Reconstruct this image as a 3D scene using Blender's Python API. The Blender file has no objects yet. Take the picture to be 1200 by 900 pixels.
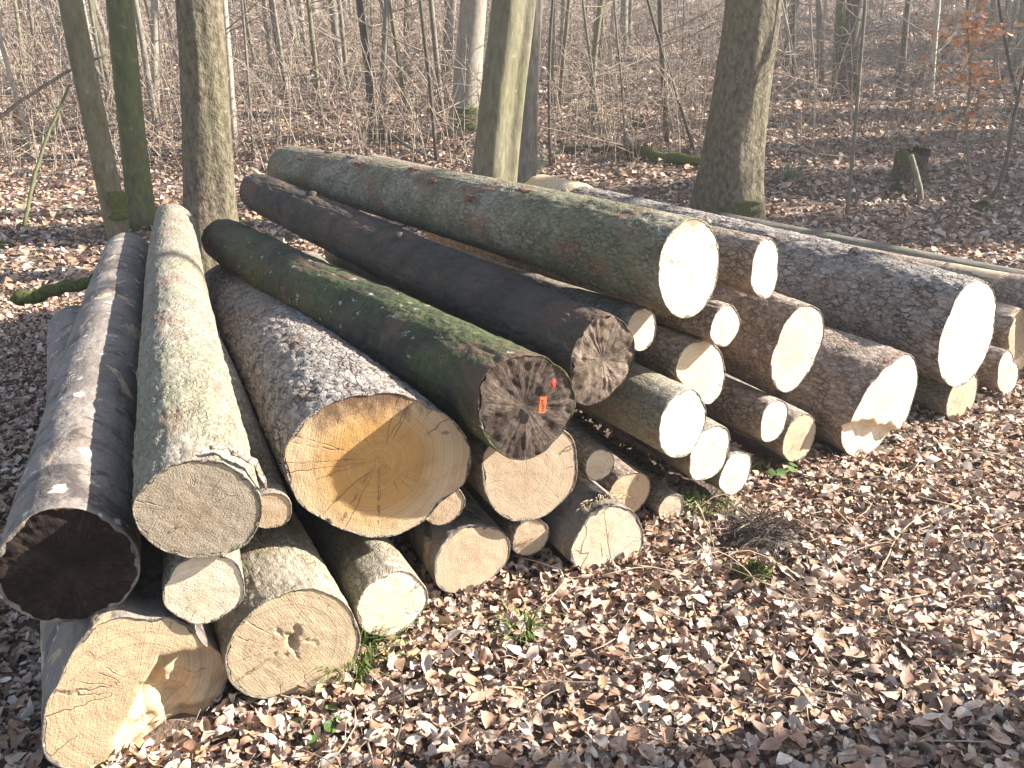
import bpy, math, random
import numpy as np
from mathutils import Matrix, Vector

R = math.radians
random.seed(7)
rng = np.random.default_rng(7)
scene = bpy.context.scene
col = scene.collection

# ------------------------------------------------------------------ camera, sky, sun, exposure
CAM_H, PITCH, FPX = 1.6, R(20.0), 1000.0
cam = bpy.data.cameras.new('camera')
cam.sensor_width = 36.0
cam.lens = 36.0 * FPX / 1200.0
cam.clip_start = 0.05
cam.clip_end = 1500.0
cam_o = bpy.data.objects.new('camera', cam)
cam_o.location = (0, 0, CAM_H)
cam_o.rotation_euler = (R(90) - PITCH, 0, 0)
col.objects.link(cam_o)
scene.camera = cam_o

SUN_EL, SUN_AZ = 30.0, 83.0           # azimuth clockwise from +Y
world = bpy.data.worlds.new('World')
scene.world = world
world.use_nodes = True
wn = world.node_tree
sky = wn.nodes.new('ShaderNodeTexSky')
sky.sky_type = 'NISHITA'
sky.sun_disc = False
sky.sun_elevation = R(SUN_EL)
sky.sun_rotation = R(SUN_AZ)
bg = wn.nodes['Background']
bg.inputs['Strength'].default_value = 0.065
wn.links.new(sky.outputs[0], bg.inputs['Color'])

sun = bpy.data.lights.new('sun', 'SUN')
sun.energy = 5.0
sun.angle = R(0.53)
sun.color = (1.0, 0.93, 0.84)
sun_o = bpy.data.objects.new('sun', sun)
sd = Vector((math.sin(R(SUN_AZ)) * math.cos(R(SUN_EL)), math.cos(R(SUN_AZ)) * math.cos(R(SUN_EL)), math.sin(R(SUN_EL))))
sun_o.rotation_euler = sd.to_track_quat('Z', 'Y').to_euler()
sun_o.location = (20, 0, 20)
col.objects.link(sun_o)

scene.view_settings.view_transform = 'Standard'
scene.view_settings.look = 'None'
scene.view_settings.gamma = 1.0
scene.view_settings.exposure = 1.98
scene.cycles.max_bounces = 6
scene.cycles.diffuse_bounces = 3

# ------------------------------------------------------------------ helpers
CP, SP = math.cos(PITCH), math.sin(PITCH)
CAM = np.array([0, 0, CAM_H])

def ray(px, py):
    X = (px - 600) / FPX
    Y = -(py - 450) / FPX
    return np.array([X, CP + Y * SP, -SP + Y * CP])

def at(px, py, t):
    return CAM + ray(px, py) * t

def _hash(ix, iy, iz, seed):
    h = (ix.astype(np.int64) * 374761393 + iy.astype(np.int64) * 668265263 + iz.astype(np.int64) * 2147483647 + seed * 1274126177) & 0xFFFFFFFF
    h = ((h ^ (h >> 13)) * 1274126177) & 0xFFFFFFFF
    h = ((h ^ (h >> 16)) * 2246822519) & 0xFFFFFFFF
    return ((h ^ (h >> 15)) & 0xFFFFFF) / float(0xFFFFFF)

def vnoise(x, y, z=0.0, seed=0):
    x, y, z = np.broadcast_arrays(np.asarray(x, float), np.asarray(y, float), np.asarray(z, float))
    ix, iy, iz = np.floor(x), np.floor(y), np.floor(z)
    fx, fy, fz = x - ix, y - iy, z - iz
    fx, fy, fz = [f * f * (3 - 2 * f) for f in (fx, fy, fz)]
    out = 0
    for a in (0, 1):
        for b in (0, 1):
            for c in (0, 1):
                w = (fx if a else 1 - fx) * (fy if b else 1 - fy) * (fz if c else 1 - fz)
                out = out + w * _hash(ix + a, iy + b, iz + c, seed)
    return out * 2 - 1

def fbm(x, y, z=0.0, seed=0, octv=4):
    s, a, f = 0, 0.5, 1.0
    for k in range(octv):
        s = s + a * vnoise(np.asarray(x) * f, np.asarray(y) * f, np.asarray(z) * f, seed + k * 17)
        a *= 0.5
        f *= 2.03
    return s

def gz(x, y):
    """height of the forest floor"""
    x = np.asarray(x, float)
    y = np.asarray(y, float)
    s = np.clip(y - 6.5, 0, None)
    h = 0.20 * s * s / (s + 9)
    h = np.where(s > 60, 0.20 * 3600 / 69 + (s - 60) * 0.10, h)
    far = np.clip((y - 6) / 6, 0, 1)
    h = h + far * 0.22 * vnoise(x * 0.16, y * 0.16, 3.1, 5) + far * 0.07 * vnoise(x * 0.6, y * 0.6, 1.3, 9)
    h = h + 0.018 * vnoise(x * 1.6, y * 1.6, 0.3, 11) - 0.01
    return h

def ground_at(px, py):
    d = ray(px, py)
    t, st = 1.0, 0.05
    while t < 90:
        p = CAM + d * t
        if p[2] < float(gz(p[0], p[1])):
            return p, t
        t += st
        st = 0.05 + t * 0.004
    return CAM + d * 40, 40.0

def mesh_obj(name, V, Fs, mat=None, parent=None, smooth=True, colors=None):
    V = np.asarray(V, dtype=np.float32)
    me = bpy.data.meshes.new(name)
    me.vertices.add(len(V))
    me.vertices.foreach_set('co', V.ravel())
    Fs = [np.asarray(f, dtype=np.int32) for f in Fs if len(f)]
    idx = np.concatenate([f.ravel() for f in Fs])
    tot = np.concatenate([np.full(len(f), f.shape[1], dtype=np.int32) for f in Fs])
    start = np.concatenate([[0], np.cumsum(tot)[:-1]]).astype(np.int32)
    me.loops.add(len(idx))
    me.loops.foreach_set('vertex_index', idx)
    me.polygons.add(len(tot))
    me.polygons.foreach_set('loop_start', start)
    me.polygons.foreach_set('use_smooth', np.full(len(tot), smooth, dtype=bool))
    if colors is not None:
        a = me.color_attributes.new('tint', 'FLOAT_COLOR', 'POINT')
        c = np.ones((len(V), 4), dtype=np.float32)
        c[:, :3] = colors
        a.data.foreach_set('color', c.ravel())
    me.update(calc_edges=True)
    if mat:
        me.materials.append(mat)
    o = bpy.data.objects.new(name, me)
    col.objects.link(o)
    if parent is not None:
        o.parent = parent
    return o

def tag(o, label=None, cat=None, group=None, kind=None):
    if label: o['label'] = label
    if cat: o['category'] = cat
    if group: o['group'] = group
    if kind: o['kind'] = kind
    return o

def empty(name, loc=(0, 0, 0)):
    o = bpy.data.objects.new(name, None)
    o.location = tuple(float(v) for v in loc)
    o.empty_display_size = 0.1
    col.objects.link(o)
    return o

class MB:
    """collects tubes into one mesh"""
    def __init__(self):
        self.V, self.Q, self.T, self.n = [], [], [], 0
    def add(self, V, Q=None, T=None):
        V = np.asarray(V, float)
        self.V.append(V)
        if Q is not None and len(Q): self.Q.append(np.asarray(Q) + self.n)
        if T is not None and len(T): self.T.append(np.asarray(T) + self.n)
        self.n += len(V)
    def tube(self, P, rad, sides=6, shape=None, caps=True):
        P = np.asarray(P, float)
        n = len(P)
        rad = np.broadcast_to(np.asarray(rad, float), (n,))
        T = np.gradient(P, axis=0)
        T /= np.linalg.norm(T, axis=1)[:, None] + 1e-9
        up = np.array([0, 0, 1.0]) if abs(T[0, 2]) < 0.8 else np.array([1.0, 0, 0])
        X = np.cross(up, T); X /= np.linalg.norm(X, axis=1)[:, None] + 1e-9
        Y = np.cross(T, X)
        a = np.linspace(0, 2 * np.pi, sides, endpoint=False)
        rr = rad[:, None] * np.ones(sides)[None]
        if shape is not None: rr = rr * shape(a[None], np.linspace(0, 1, n)[:, None])
        V = P[:, None] + rr[..., None] * (np.cos(a)[None, :, None] * X[:, None] + np.sin(a)[None, :, None] * Y[:, None])
        i = np.arange(n - 1)[:, None] * sides
        j = np.arange(sides)[None]
        j2 = (j + 1) % sides
        Q = np.stack([i + j, i + j2, i + sides + j2, i + sides + j], -1).reshape(-1, 4)
        V = V.reshape(-1, 3)
        Tt = None
        if caps:
            V = np.vstack([V, P[:1], P[-1:]])
            jj = np.arange(sides); j2 = (jj + 1) % sides
            T1 = np.stack([j2, jj, np.full(sides, n * sides)], -1)
            T2 = np.stack([jj + (n - 1) * sides, j2 + (n - 1) * sides, np.full(sides, n * sides + 1)], -1)
            Tt = np.vstack([T1, T2])
        self.add(V, Q, Tt)
    def build(self, name, mat, parent=None, smooth=True):
        Fs = []
        if self.Q: Fs.append(np.vstack(self.Q))
        if self.T: Fs.append(np.vstack(self.T))
        return mesh_obj(name, np.vstack(self.V), Fs, mat, parent, smooth)

def smooth_path(P, n):
    """Catmull-like resample of a polyline"""
    P = np.asarray(P, float)
    if len(P) == 2:
        u = np.linspace(0, 1, n)[:, None]
        return P[0] * (1 - u) + P[1] * u
    Q = np.vstack([2 * P[0] - P[1], P, 2 * P[-1] - P[-2]])
    L = np.concatenate([[0], np.cumsum(np.linalg.norm(np.diff(P, axis=0), axis=1))])
    out = []
    for s in np.linspace(0, L[-1], n):
        k = min(np.searchsorted(L, s, side='right') - 1, len(P) - 2)
        u = (s - L[k]) / (L[k + 1] - L[k] + 1e-9)
        p0, p1, p2, p3 = Q[k], Q[k + 1], Q[k + 2], Q[k + 3]
        out.append(0.5 * ((2 * p1) + (-p0 + p2) * u + (2 * p0 - 5 * p1 + 4 * p2 - p3) * u * u + (-p0 + 3 * p1 - 3 * p2 + p3) * u ** 3))
    return np.array(out)

# ------------------------------------------------------------------ materials
class NB:
    def __init__(self, name):
        self.m = bpy.data.materials.new(name)
        self.m.use_nodes = True
        self.t = self.m.node_tree
        self.b = self.t.nodes['Principled BSDF']
        self.tc = self.t.nodes.new('ShaderNodeTexCoord')
        self.obj = self.tc.outputs['Object']
    def link(self, a, b):
        if hasattr(a, 'is_output') or isinstance(a, bpy.types.NodeSocket): self.t.links.new(a, b)
        elif isinstance(a, (tuple, list)) and len(a) == 3 and b.type == 'RGBA': b.default_value = (*a, 1)
        else: b.default_value = a
    def mapping(self, scale=(1, 1, 1), loc=(0, 0, 0), vec=None):
        n = self.t.nodes.new('ShaderNodeMapping')
        n.inputs['Scale'].default_value = scale
        n.inputs['Location'].default_value = loc
        self.t.links.new(vec or self.obj, n.inputs['Vector'])
        return n.outputs[0]
    def noise(self, scale, detail=4, vec=None, rough=0.55, dist=0.0):
        n = self.t.nodes.new('ShaderNodeTexNoise')
        n.inputs['Scale'].default_value = scale
        n.inputs['Detail'].default_value = detail
        n.inputs['Roughness'].default_value = rough
        n.inputs['Distortion'].default_value = dist
        self.t.links.new(vec or self.obj, n.inputs['Vector'])
        return n.outputs['Fac']
    def noisec(self, scale, vec=None):
        n = self.t.nodes.new('ShaderNodeTexNoise')
        n.inputs['Scale'].default_value = scale
        self.t.links.new(vec or self.obj, n.inputs['Vector'])
        return n.outputs['Color']
    def voro(self, scale, feature='F1', vec=None, rnd=1.0):
        n = self.t.nodes.new('ShaderNodeTexVoronoi')
        n.feature = feature
        n.inputs['Scale'].default_value = scale
        n.inputs['Randomness'].default_value = rnd
        self.t.links.new(vec or self.obj, n.inputs['Vector'])
        return n
    def ramp(self, fac, stops, interp='LINEAR'):
        n = self.t.nodes.new('ShaderNodeValToRGB')
        n.color_ramp.interpolation = interp
        e = n.color_ramp.elements
        while len(e) < len(stops): e.new(0.5)
        for k, (p, c) in enumerate(stops):
            e[k].position = p
            if not isinstance(c, (tuple, list)): c = (c, c, c)
            e[k].color = (*c, 1)
        self.link(fac, n.inputs['Fac'])
        return n.outputs['Color']
    def mix(self, fac, a, b, mode='MIX'):
        n = self.t.nodes.new('ShaderNodeMix')
        n.data_type = 'RGBA'
        n.blend_type = mode
        self.link(fac, n.inputs[0])
        self.link(a, n.inputs[6])
        self.link(b, n.inputs[7])
        return n.outputs[2]
    def math(self, op, a, b=0.0, clamp=False):
        n = self.t.nodes.new('ShaderNodeMath')
        n.operation = op
        n.use_clamp = clamp
        self.link(a, n.inputs[0])
        self.link(b, n.inputs[1])
        return n.outputs[0]
    def vadd(self, a, b, scale=None):
        if scale is not None:
            s = self.t.nodes.new('ShaderNodeVectorMath'); s.operation = 'SCALE'
            self.t.links.new(b, s.inputs[0]); s.inputs['Scale'].default_value = scale
            b = s.outputs[0]
        n = self.t.nodes.new('ShaderNodeVectorMath'); n.operation = 'ADD'
        self.t.links.new(a, n.inputs[0]); self.t.links.new(b, n.inputs[1])
        return n.outputs[0]
    def sep(self, vec=None):
        n = self.t.nodes.new('ShaderNodeSeparateXYZ')
        self.t.links.new(vec or self.obj, n.inputs[0])
        return n.outputs
    def attr(self, name):
        n = self.t.nodes.new('ShaderNodeAttribute')
        n.attribute_name = name
        return n.outputs['Color']
    def rand(self):
        n = self.t.nodes.new('ShaderNodeObjectInfo')
        return n.outputs['Random']
    def normal_up(self):
        n = self.t.nodes.new('ShaderNodeNewGeometry')
        s = self.t.nodes.new('ShaderNodeSeparateXYZ')
        self.t.links.new(n.outputs['Normal'], s.inputs[0])
        return s.outputs['Z']
    def finish(self, color, rough=0.85, height=None, dist=0.01, strength=1.0, spec=0.3):
        self.link(color, self.b.inputs['Base Color'])
        self.link(rough, self.b.inputs['Roughness'])
        self.b.inputs['Specular IOR Level'].default_value = spec
        if height is not None:
            n = self.t.nodes.new('ShaderNodeBump')
            n.inputs['Distance'].default_value = dist
            n.inputs['Strength'].default_value = strength
            self.t.links.new(height, n.inputs['Height'])
            self.t.links.new(n.outputs[0], self.b.inputs['Normal'])
        return self.m

def bark_scaly(name, light, mid, dark, green=0.4, red=0.3, scale=38.0, gcol=(0.115, 0.14, 0.065), stretch=0.55, cr=0.7, bd=0.008):
    """spruce bark: thin overlapping scales, algae and reddish bare spots"""
    b = NB(name)
    v = b.mapping((1, 1, stretch))
    v = b.vadd(v, b.noisec(14.0), 0.045)
    v = b.vadd(v, b.noisec(60.0), 0.010)
    ce = b.voro(scale, 'DISTANCE_TO_EDGE', v)
    cc = b.voro(scale, 'F1', v)
    sp = b.sep(cc.outputs['Color'])
    base = b.ramp(sp[0], [(0.0, tuple(0.55 * x for x in mid)), (0.3, mid), (0.6, light), (0.85, mid), (1.0, tuple(1.3 * x for x in light))])
    n1 = b.noise(7.0, 6, None, 0.7)
    base = b.mix(b.ramp(n1, [(0.40, 0.0), (0.68, 0.6)]), base, tuple(0.8 * x for x in mid))
    fine = b.noise(75.0, 5, b.mapping((1, 1, 0.55)), 0.7)
    base = b.mix(0.5, base, b.ramp(fine, [(0.34, tuple(0.3 * x for x in mid)), (0.5, mid), (0.66, tuple(1.25 * x for x in light))]))
    g = b.noise(2.6, 7, None, 0.7)
    base = b.mix(b.math('MULTIPLY', b.ramp(g, [(0.40, 0.0), (0.62, 1.0)]), green), base, gcol)
    r = b.noise(8.5, 5, b.mapping((1, 1, 0.6), (3, 1, 7)), 0.65)
    base = b.mix(b.math('MULTIPLY', b.ramp(r, [(0.54, 0.0), (0.64, 1.0)]), red), base, (0.24, 0.125, 0.08))
    edge = b.ramp(ce.outputs['Distance'], [(0.0, 1.0), (0.13, 0.0)])
    crack = b.math('MULTIPLY', edge, b.ramp(b.noise(9.0, 5, None, 0.7), [(0.40, 0.1 * cr), (0.58, cr)]))
    base = b.mix(crack, base, dark)
    h = b.math('ADD', b.math('MULTIPLY', sp[1], 0.45), b.math('MULTIPLY', b.math('SUBTRACT', 1.0, crack), 0.6))
    h = b.math('ADD', h, b.math('MULTIPLY', fine, 0.7))
    return b.finish(base, 0.8, h, bd, 1.0, 0.3)

def bark_stained(name):
    """old smooth bark, grey with dark wet stains, bare wood spots"""
    b = NB(name)
    n = b.noise(4.0, 6, b.mapping((1, 1, 0.8)), 0.65)
    base = b.ramp(n, [(0.30, (0.075, 0.059, 0.048)), (0.42, (0.17, 0.143, 0.12)), (0.58, (0.265, 0.23, 0.195)), (0.75, (0.17, 0.122, 0.09))])
    band = b.noise(3.6, 7, b.mapping((0.9, 0.9, 1.7), (4, 2, 1)), 0.72, 1.2)
    base = b.mix(b.ramp(band, [(0.55, 0.0), (0.60, 0.75)]), base, (0.05, 0.038, 0.036))
    f = b.noise(90, 4)
    base = b.mix(b.ramp(f, [(0.45, 0.0), (0.75, 0.5)]), base, (0.09, 0.075, 0.07))
    w = b.noise(5.0, 5, b.mapping((1.2, 1.2, 1.0), (9, 5, 2)), 0.62, 0.6)
    base = b.mix(b.ramp(w, [(0.60, 0.0), (0.63, 1.0)]), base, (0.48, 0.36, 0.22))
    w2 = b.noise(16, 3, b.mapping((1, 1, 1), (2, 7, 2)))
    base = b.mix(b.ramp(w2, [(0.65, 0.0), (0.68, 0.9)]), base, (0.55, 0.52, 0.48))
    h = b.math('ADD', b.math('MULTIPLY', n, 0.8), b.math('MULTIPLY', f, 0.4))
    return b.finish(base, 0.72, h, 0.012, 0.9, 0.35)

def bark_mossy(name, moss=0.8, dark=(0.035, 0.032, 0.026), fleck=0.9):
    b = NB(name)
    n = b.noise(6.0, 6, None, 0.65)
    base = b.ramp(n, [(0.32, tuple(0.5 * x for x in dark)), (0.5, dark), (0.68, (0.085, 0.065, 0.05))])
    m = b.noise(3.4, 7, b.mapping((1, 1, 0.6), (1, 8, 3)), 0.7)
    mc = b.ramp(b.noise(40, 3), [(0.3, (0.035, 0.048, 0.018)), (0.7, (0.095, 0.115, 0.042))])
    base = b.mix(b.math('MULTIPLY', b.ramp(m, [(0.38, 0.0), (0.56, 1.0)]), moss), base, mc)
    br = b.noise(4.6, 6, b.mapping((1, 1, 0.8), (5, 5, 1)), 0.68)
    base = b.mix(b.ramp(br, [(0.54, 0.0), (0.62, 0.85)]), base, (0.11, 0.07, 0.048))
    fl = b.noise(24, 4, b.mapping((1, 1, 0.55), (3, 3, 9)), 0.6)
    base = b.mix(b.ramp(fl, [(0.655, 0.0), (0.68, fleck)]), base, (0.36, 0.34, 0.29))
    h = b.math('ADD', n, b.math('MULTIPLY', b.noise(60, 4), 0.5))
    return b.finish(base, 0.8, h, 0.018, 0.9, 0.25)

def wood_face(name, sap, heart, hr=0.6, radius=0.15, ring=0.25, grey=0.0, saw=0.5, stain=0.15, top=0.0, off=(0, 0), rot=0.0):
    """sawn end grain"""
    b = NB(name)
    v = b.mapping((1, 1, 0), (off[0], off[1], 0))
    wob = b.vadd(v, b.noisec(5.0), 0.035)
    ln = b.t.nodes.new('ShaderNodeVectorMath'); ln.operation = 'LENGTH'
    b.t.links.new(wob, ln.inputs[0])
    d = ln.outputs['Value']
    dn = b.math('DIVIDE', d, radius)
    base = b.ramp(dn, [(max(hr - 0.25, 0.0), heart), (min(hr + 0.12, 0.97), sap), (1.0, sap)])
    cx = b.t.nodes.new('ShaderNodeCombineXYZ')
    b.t.links.new(b.math('MULTIPLY', d, 130.0), cx.inputs[0])
    rings = b.noise(1.0, 2, cx.outputs[0])
    base = b.mix(b.math('MULTIPLY', b.ramp(rings, [(0.42, 0.0), (0.62, 1.0)]), ring * 1.5), base, tuple(0.55 * x for x in heart))
    nz = b.t.nodes.new('ShaderNodeVectorMath'); nz.operation = 'NORMALIZE'
    b.t.links.new(b.vadd(v, b.noisec(30.0), 0.012), nz.inputs[0])
    vj = b.t.nodes.new('ShaderNodeCombineXYZ'); b.t.links.new(b.math('MULTIPLY', b.rand(), 90.0), vj.inputs[2])
    chk = b.noise(2.6, 1, b.vadd(nz.outputs[0], vj.outputs[0]))
    chk = b.ramp(b.math('ABSOLUTE', b.math('SUBTRACT', chk, 0.5)), [(0.0, 1.0), (0.010, 0.0)])
    chk = b.math('MULTIPLY', chk, b.ramp(b.noise(9.0, 3, b.vadd(b.obj, vj.outputs[0])), [(0.48, 0.0), (0.56, 0.75)]))
    base = b.mix(chk, base, (0.16, 0.10, 0.055))
    mott = b.noise(11.0, 5, None, 0.65)
    base = b.mix(b.math('MULTIPLY', b.ramp(mott, [(0.48, 0.0), (0.72, 1.0)]), stain), base, (0.22, 0.13, 0.065))
    vr = b.t.nodes.new('ShaderNodeVectorRotate'); vr.rotation_type = 'Z_AXIS'
    b.t.links.new(b.obj, vr.inputs['Vector']); b.t.links.new(b.math('MULTIPLY', b.rand(), 40.0), vr.inputs['Angle'])
    sm = b.noise(1.0, 4, b.mapping((14, 260, 14), vec=vr.outputs[0]), 0.65)
    base = b.mix(b.math('MULTIPLY', b.ramp(sm, [(0.35, 1.0), (0.6, 0.0)]), 0.10), base, tuple(0.45 * x for x in heart))
    if top:
        sy = b.sep()[1]
        m_ = b.math('ADD', b.math('MULTIPLY', sy, 1.0 / radius), b.math('MULTIPLY', b.math('SUBTRACT', b.noise(22.0, 6, b.mapping((1, 0.5, 1)), 0.7), 0.5), 1.1))
        base = b.mix(b.math('MULTIPLY', b.ramp(m_, [(0.52, 0.0), (0.82, 1.0)]), top), base, (0.13, 0.075, 0.042))
    if rot:
        m_ = b.math('SUBTRACT', b.math('MULTIPLY', b.math('SUBTRACT', b.noise(34.0, 5, b.mapping((1, 0.7, 1)), 0.7), 0.45), 1.6), b.math('MULTIPLY', dn, 1.35))
        base = b.mix(b.ramp(m_, [(-0.0, 0.0), (0.12, rot)]), base, (0.15, 0.085, 0.045))
    if grey: base = b.mix(grey, base, (0.33, 0.28, 0.21))
    sp = b.noise(60.0, 2)
    base = b.mix(b.ramp(sp, [(0.70, 0.0), (0.74, 0.45)]), base, (0.16, 0.09, 0.05))
    # dark cambium line towards the rim
    gr = b.noise(230.0, 2)
    h = b.math('ADD', b.math('SUBTRACT', b.math('MULTIPLY', sm, saw * 0.6), chk), b.math('ADD', b.math('MULTIPLY', rings, 0.2), b.math('MULTIPLY', gr, 0.5)))
    tone = b.ramp(b.rand(), [(0.0, (0.84, 0.82, 0.80)), (0.5, (1.0, 0.98, 0.95)), (1.0, (0.95, 0.88, 0.80))])
    base = b.mix(1.0, base, tone, 'MULTIPLY')
    return b.finish(base, 0.75, h, 0.0034, 0.9, 0.25)

def wood_old(name, c1, c2, c3, off=(0, 0)):
    """weathered end grain with radial checks"""
    b = NB(name)
    c0 = b.vadd(b.mapping((1, 1, 0), (off[0], off[1], 0)), b.noisec(13.0), 0.02)
    nz = b.t.nodes.new('ShaderNodeVectorMath'); nz.operation = 'NORMALIZE'
    b.t.links.new(c0, nz.inputs[0])
    ln = b.t.nodes.new('ShaderNodeVectorMath'); ln.operation = 'LENGTH'
    b.t.links.new(c0, ln.inputs[0])
    v = b.vadd(b.mapping((15, 15, 0), vec=nz.outputs[0]), b.mapping((30, 30, 30)), 1.0)
    rad = b.noise(1.0, 6, v, 0.72)
    big = b.noise(10.0, 5, None, 0.65)
    base = b.ramp(b.math('ADD', b.math('MULTIPLY', rad, 0.45), b.math('MULTIPLY', big, 0.55)),
                  [(0.36, c1), (0.50, c2), (0.66, c3)])
    fine = b.noise(90, 4)
    base = b.mix(b.ramp(fine, [(0.45, 0.0), (0.7, 0.45)]), base, c1)
    h = b.math('ADD', rad, b.math('MULTIPLY', fine, 0.3))
    return b.finish(base, 0.9, h, 0.005, 1.0, 0.15)

def tree_bark(name, a, c, green=0.3, gcol=(0.12, 0.14, 0.05), scale=26.0, rel=0.01, flow=0.35):
    b = NB(name)
    v = b.mapping((1, 1, flow))
    n = b.noise(scale, 5, v, 0.65)
    base = b.ramp(n, [(0.35, a), (0.65, c)])
    g = b.noise(1.8, 5, None, 0.65)
    base = b.mix(b.math('MULTIPLY', b.ramp(g, [(0.40, 0.0), (0.62, 1.0)]), green), base, gcol)
    lich = b.noise(11, 4)
    base = b.mix(b.ramp(lich, [(0.66, 0.0), (0.72, 0.5)]), base, tuple(min(1, 1.6 * x) for x in c))
    rnd = b.ramp(b.rand(), [(0.0, 0.75), (1.0, 1.15)])
    base = b.mix(1.0, base, rnd, 'MULTIPLY')
    return b.finish(base, 0.85, n, rel, 0.9, 0.2)

def plain(name, c1, c2, scale=20, rough=0.8, bump=0.004, spec=0.25):
    b = NB(name)
    n = b.noise(scale, 4)
    return b.finish(b.ramp(n, [(0.35, c1), (0.65, c2)]), rough, n, bump, 0.7, spec)

M = {}
M['spruce'] = bark_scaly('bark_spruce_grey', (0.43, 0.37, 0.30), (0.27, 0.225, 0.18), (0.07, 0.048, 0.036), 0.30, 0.35, 60.0)
M['spruce_green'] = bark_scaly('bark_spruce_green', (0.42, 0.375, 0.305), (0.275, 0.24, 0.185), (0.10, 0.062, 0.045), 0.55, 0.55, 56.0, (0.19, 0.20, 0.11), cr=0.55)
M['spruce_top'] = bark_scaly('bark_spruce_algae', (0.40, 0.365, 0.285), (0.24, 0.21, 0.145), (0.06, 0.040, 0.027), 0.62, 0.80, 54.0, (0.115, 0.12, 0.046), cr=0.7)
M['spruce_rough'] = bark_scaly('bark_spruce_rough', (0.49, 0.44, 0.39), (0.28, 0.24, 0.21), (0.055, 0.04, 0.034), 0.10, 0.45, 36.0, stretch=0.4, cr=0.95, bd=0.016)
M['spruce_brown'] = bark_scaly('bark_spruce_brown', (0.49, 0.405, 0.33), (0.29, 0.215, 0.165), (0.065, 0.042, 0.031), 0.08, 0.45, 42.0, bd=0.012)
M['stained'] = bark_stained('bark_stained')
M['mossy'] = bark_mossy('bark_mossy', 0.85)
M['black'] = bark_mossy('bark_black', 0.06, (0.060, 0.047, 0.041), 0.12)
PALE, HEART = (0.79, 0.67, 0.51), (0.74, 0.60, 0.43)
M['face_pale'] = wood_face('sawn_spruce', PALE, HEART, 0.6, 0.16)
M['face_small'] = wood_face('sawn_spruce_small', (0.77, 0.65, 0.49), (0.70, 0.56, 0.40), 0.5, 0.09, 0.2)
M['face_grey'] = wood_face('sawn_greyed', (0.50, 0.42, 0.31), (0.47, 0.385, 0.265), 0.5, 0.15, 0.25, 0.25, 0.9, 0.3)
M['face_orange'] = wood_face('sawn_heart_orange', (0.62, 0.49, 0.33), (0.57, 0.345, 0.13), 0.80, 0.23, 0.22, 0.0, 0.9, 0.4, 0.9, off=(-0.02, -0.02))
M['face_top'] = wood_face('sawn_spruce_stained', PALE, HEART, 0.6, 0.17, stain=0.25, top=0.7)
M['face_rot'] = wood_face('sawn_rotten_heart', (0.60, 0.465, 0.305), (0.55, 0.42, 0.27), 0.5, 0.18, 0.3, 0.05, 0.9, 0.3, rot=0.85)
M['face_butt'] = wood_face('sawn_butt', (0.60, 0.465, 0.305), (0.56, 0.43, 0.28), 0.5, 0.2, 0.3, 0.1, 0.9, 0.3)
M['face_shade'] = wood_face('sawn_shade_tone', (0.60, 0.46, 0.32), (0.54, 0.40, 0.27), 0.5, 0.14, 0.22)  # darker copy of the sawn wood, with the shade of shaded ends in its colour
M['face_old'] = wood_old('weathered_dark', (0.022, 0.017, 0.014), (0.085, 0.062, 0.048), (0.20, 0.155, 0.12))
M['face_old2'] = wood_old('weathered_brown', (0.05, 0.038, 0.03), (0.18, 0.135, 0.10), (0.36, 0.29, 0.22), off=(0.02, 0.01))
M['face_black'] = wood_old('weathered_black', (0.010, 0.007, 0.006), (0.026, 0.018, 0.014), (0.065, 0.047, 0.036))
M['t_spruce'] = tree_bark('tree_bark_spruce', (0.055, 0.044, 0.032), (0.23, 0.19, 0.13), 0.45, (0.125, 0.125, 0.06), 24, 0.045, 0.6)
M['t_smooth'] = tree_bark('tree_bark_smooth', (0.12, 0.105, 0.068), (0.25, 0.225, 0.15), 0.55, (0.14, 0.14, 0.06), 18, 0.012)
M['t_green'] = tree_bark('tree_bark_mossgreen', (0.095, 0.10, 0.05), (0.20, 0.195, 0.105), 0.7, (0.095, 0.13, 0.04), 18, 0.012)
M['t_grey'] = tree_bark('tree_bark_grey', (0.13, 0.115, 0.095), (0.27, 0.24, 0.20), 0.35, (0.14, 0.15, 0.07), 22, 0.008)
M['t_dark'] = tree_bark('tree_bark_dark', (0.06, 0.05, 0.04), (0.14, 0.12, 0.095), 0.3, (0.08, 0.09, 0.04), 22, 0.01)
M['t_pale'] = tree_bark('tree_bark_pale', (0.27, 0.24, 0.19), (0.45, 0.40, 0.33), 0.2, (0.2, 0.2, 0.1), 22, 0.004)
M['twig'] = plain('twig_bark', (0.17, 0.13, 0.095), (0.40, 0.325, 0.25), 8)
M['twig_pale'] = plain('twig_dry', (0.34, 0.26, 0.17), (0.50, 0.40, 0.28), 8)
M['twig_dark'] = plain('twig_dark_bark', (0.04, 0.032, 0.028), (0.10, 0.08, 0.065), 12)
M['moss'] = plain('moss', (0.042, 0.056, 0.015), (0.12, 0.14, 0.04), 60, 0.95, 0.012, 0.1)
M['grass'] = plain('grass_blade', (0.09, 0.15, 0.03), (0.22, 0.27, 0.08), 30, 0.6)
M['needle'] = plain('needles', (0.07, 0.13, 0.07), (0.16, 0.24, 0.15), 30, 0.6)
M['greenleaf'] = plain('green_leaf', (0.05, 0.095, 0.022), (0.09, 0.15, 0.035), 30, 0.5)
M['orange'] = plain('orange_plastic', (0.62, 0.12, 0.035), (0.70, 0.15, 0.05), 30, 0.5)
M['redpaint'] = plain('red_paint', (0.45, 0.04, 0.04), (0.55, 0.07, 0.06), 90, 0.7)
M['ink'] = plain('dark_ink', (0.10, 0.02, 0.01), (0.16, 0.03, 0.02), 90, 0.7)
M['rot'] = plain('rotten_wood', (0.035, 0.027, 0.02), (0.12, 0.09, 0.06), 25, 0.95, 0.02)
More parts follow.
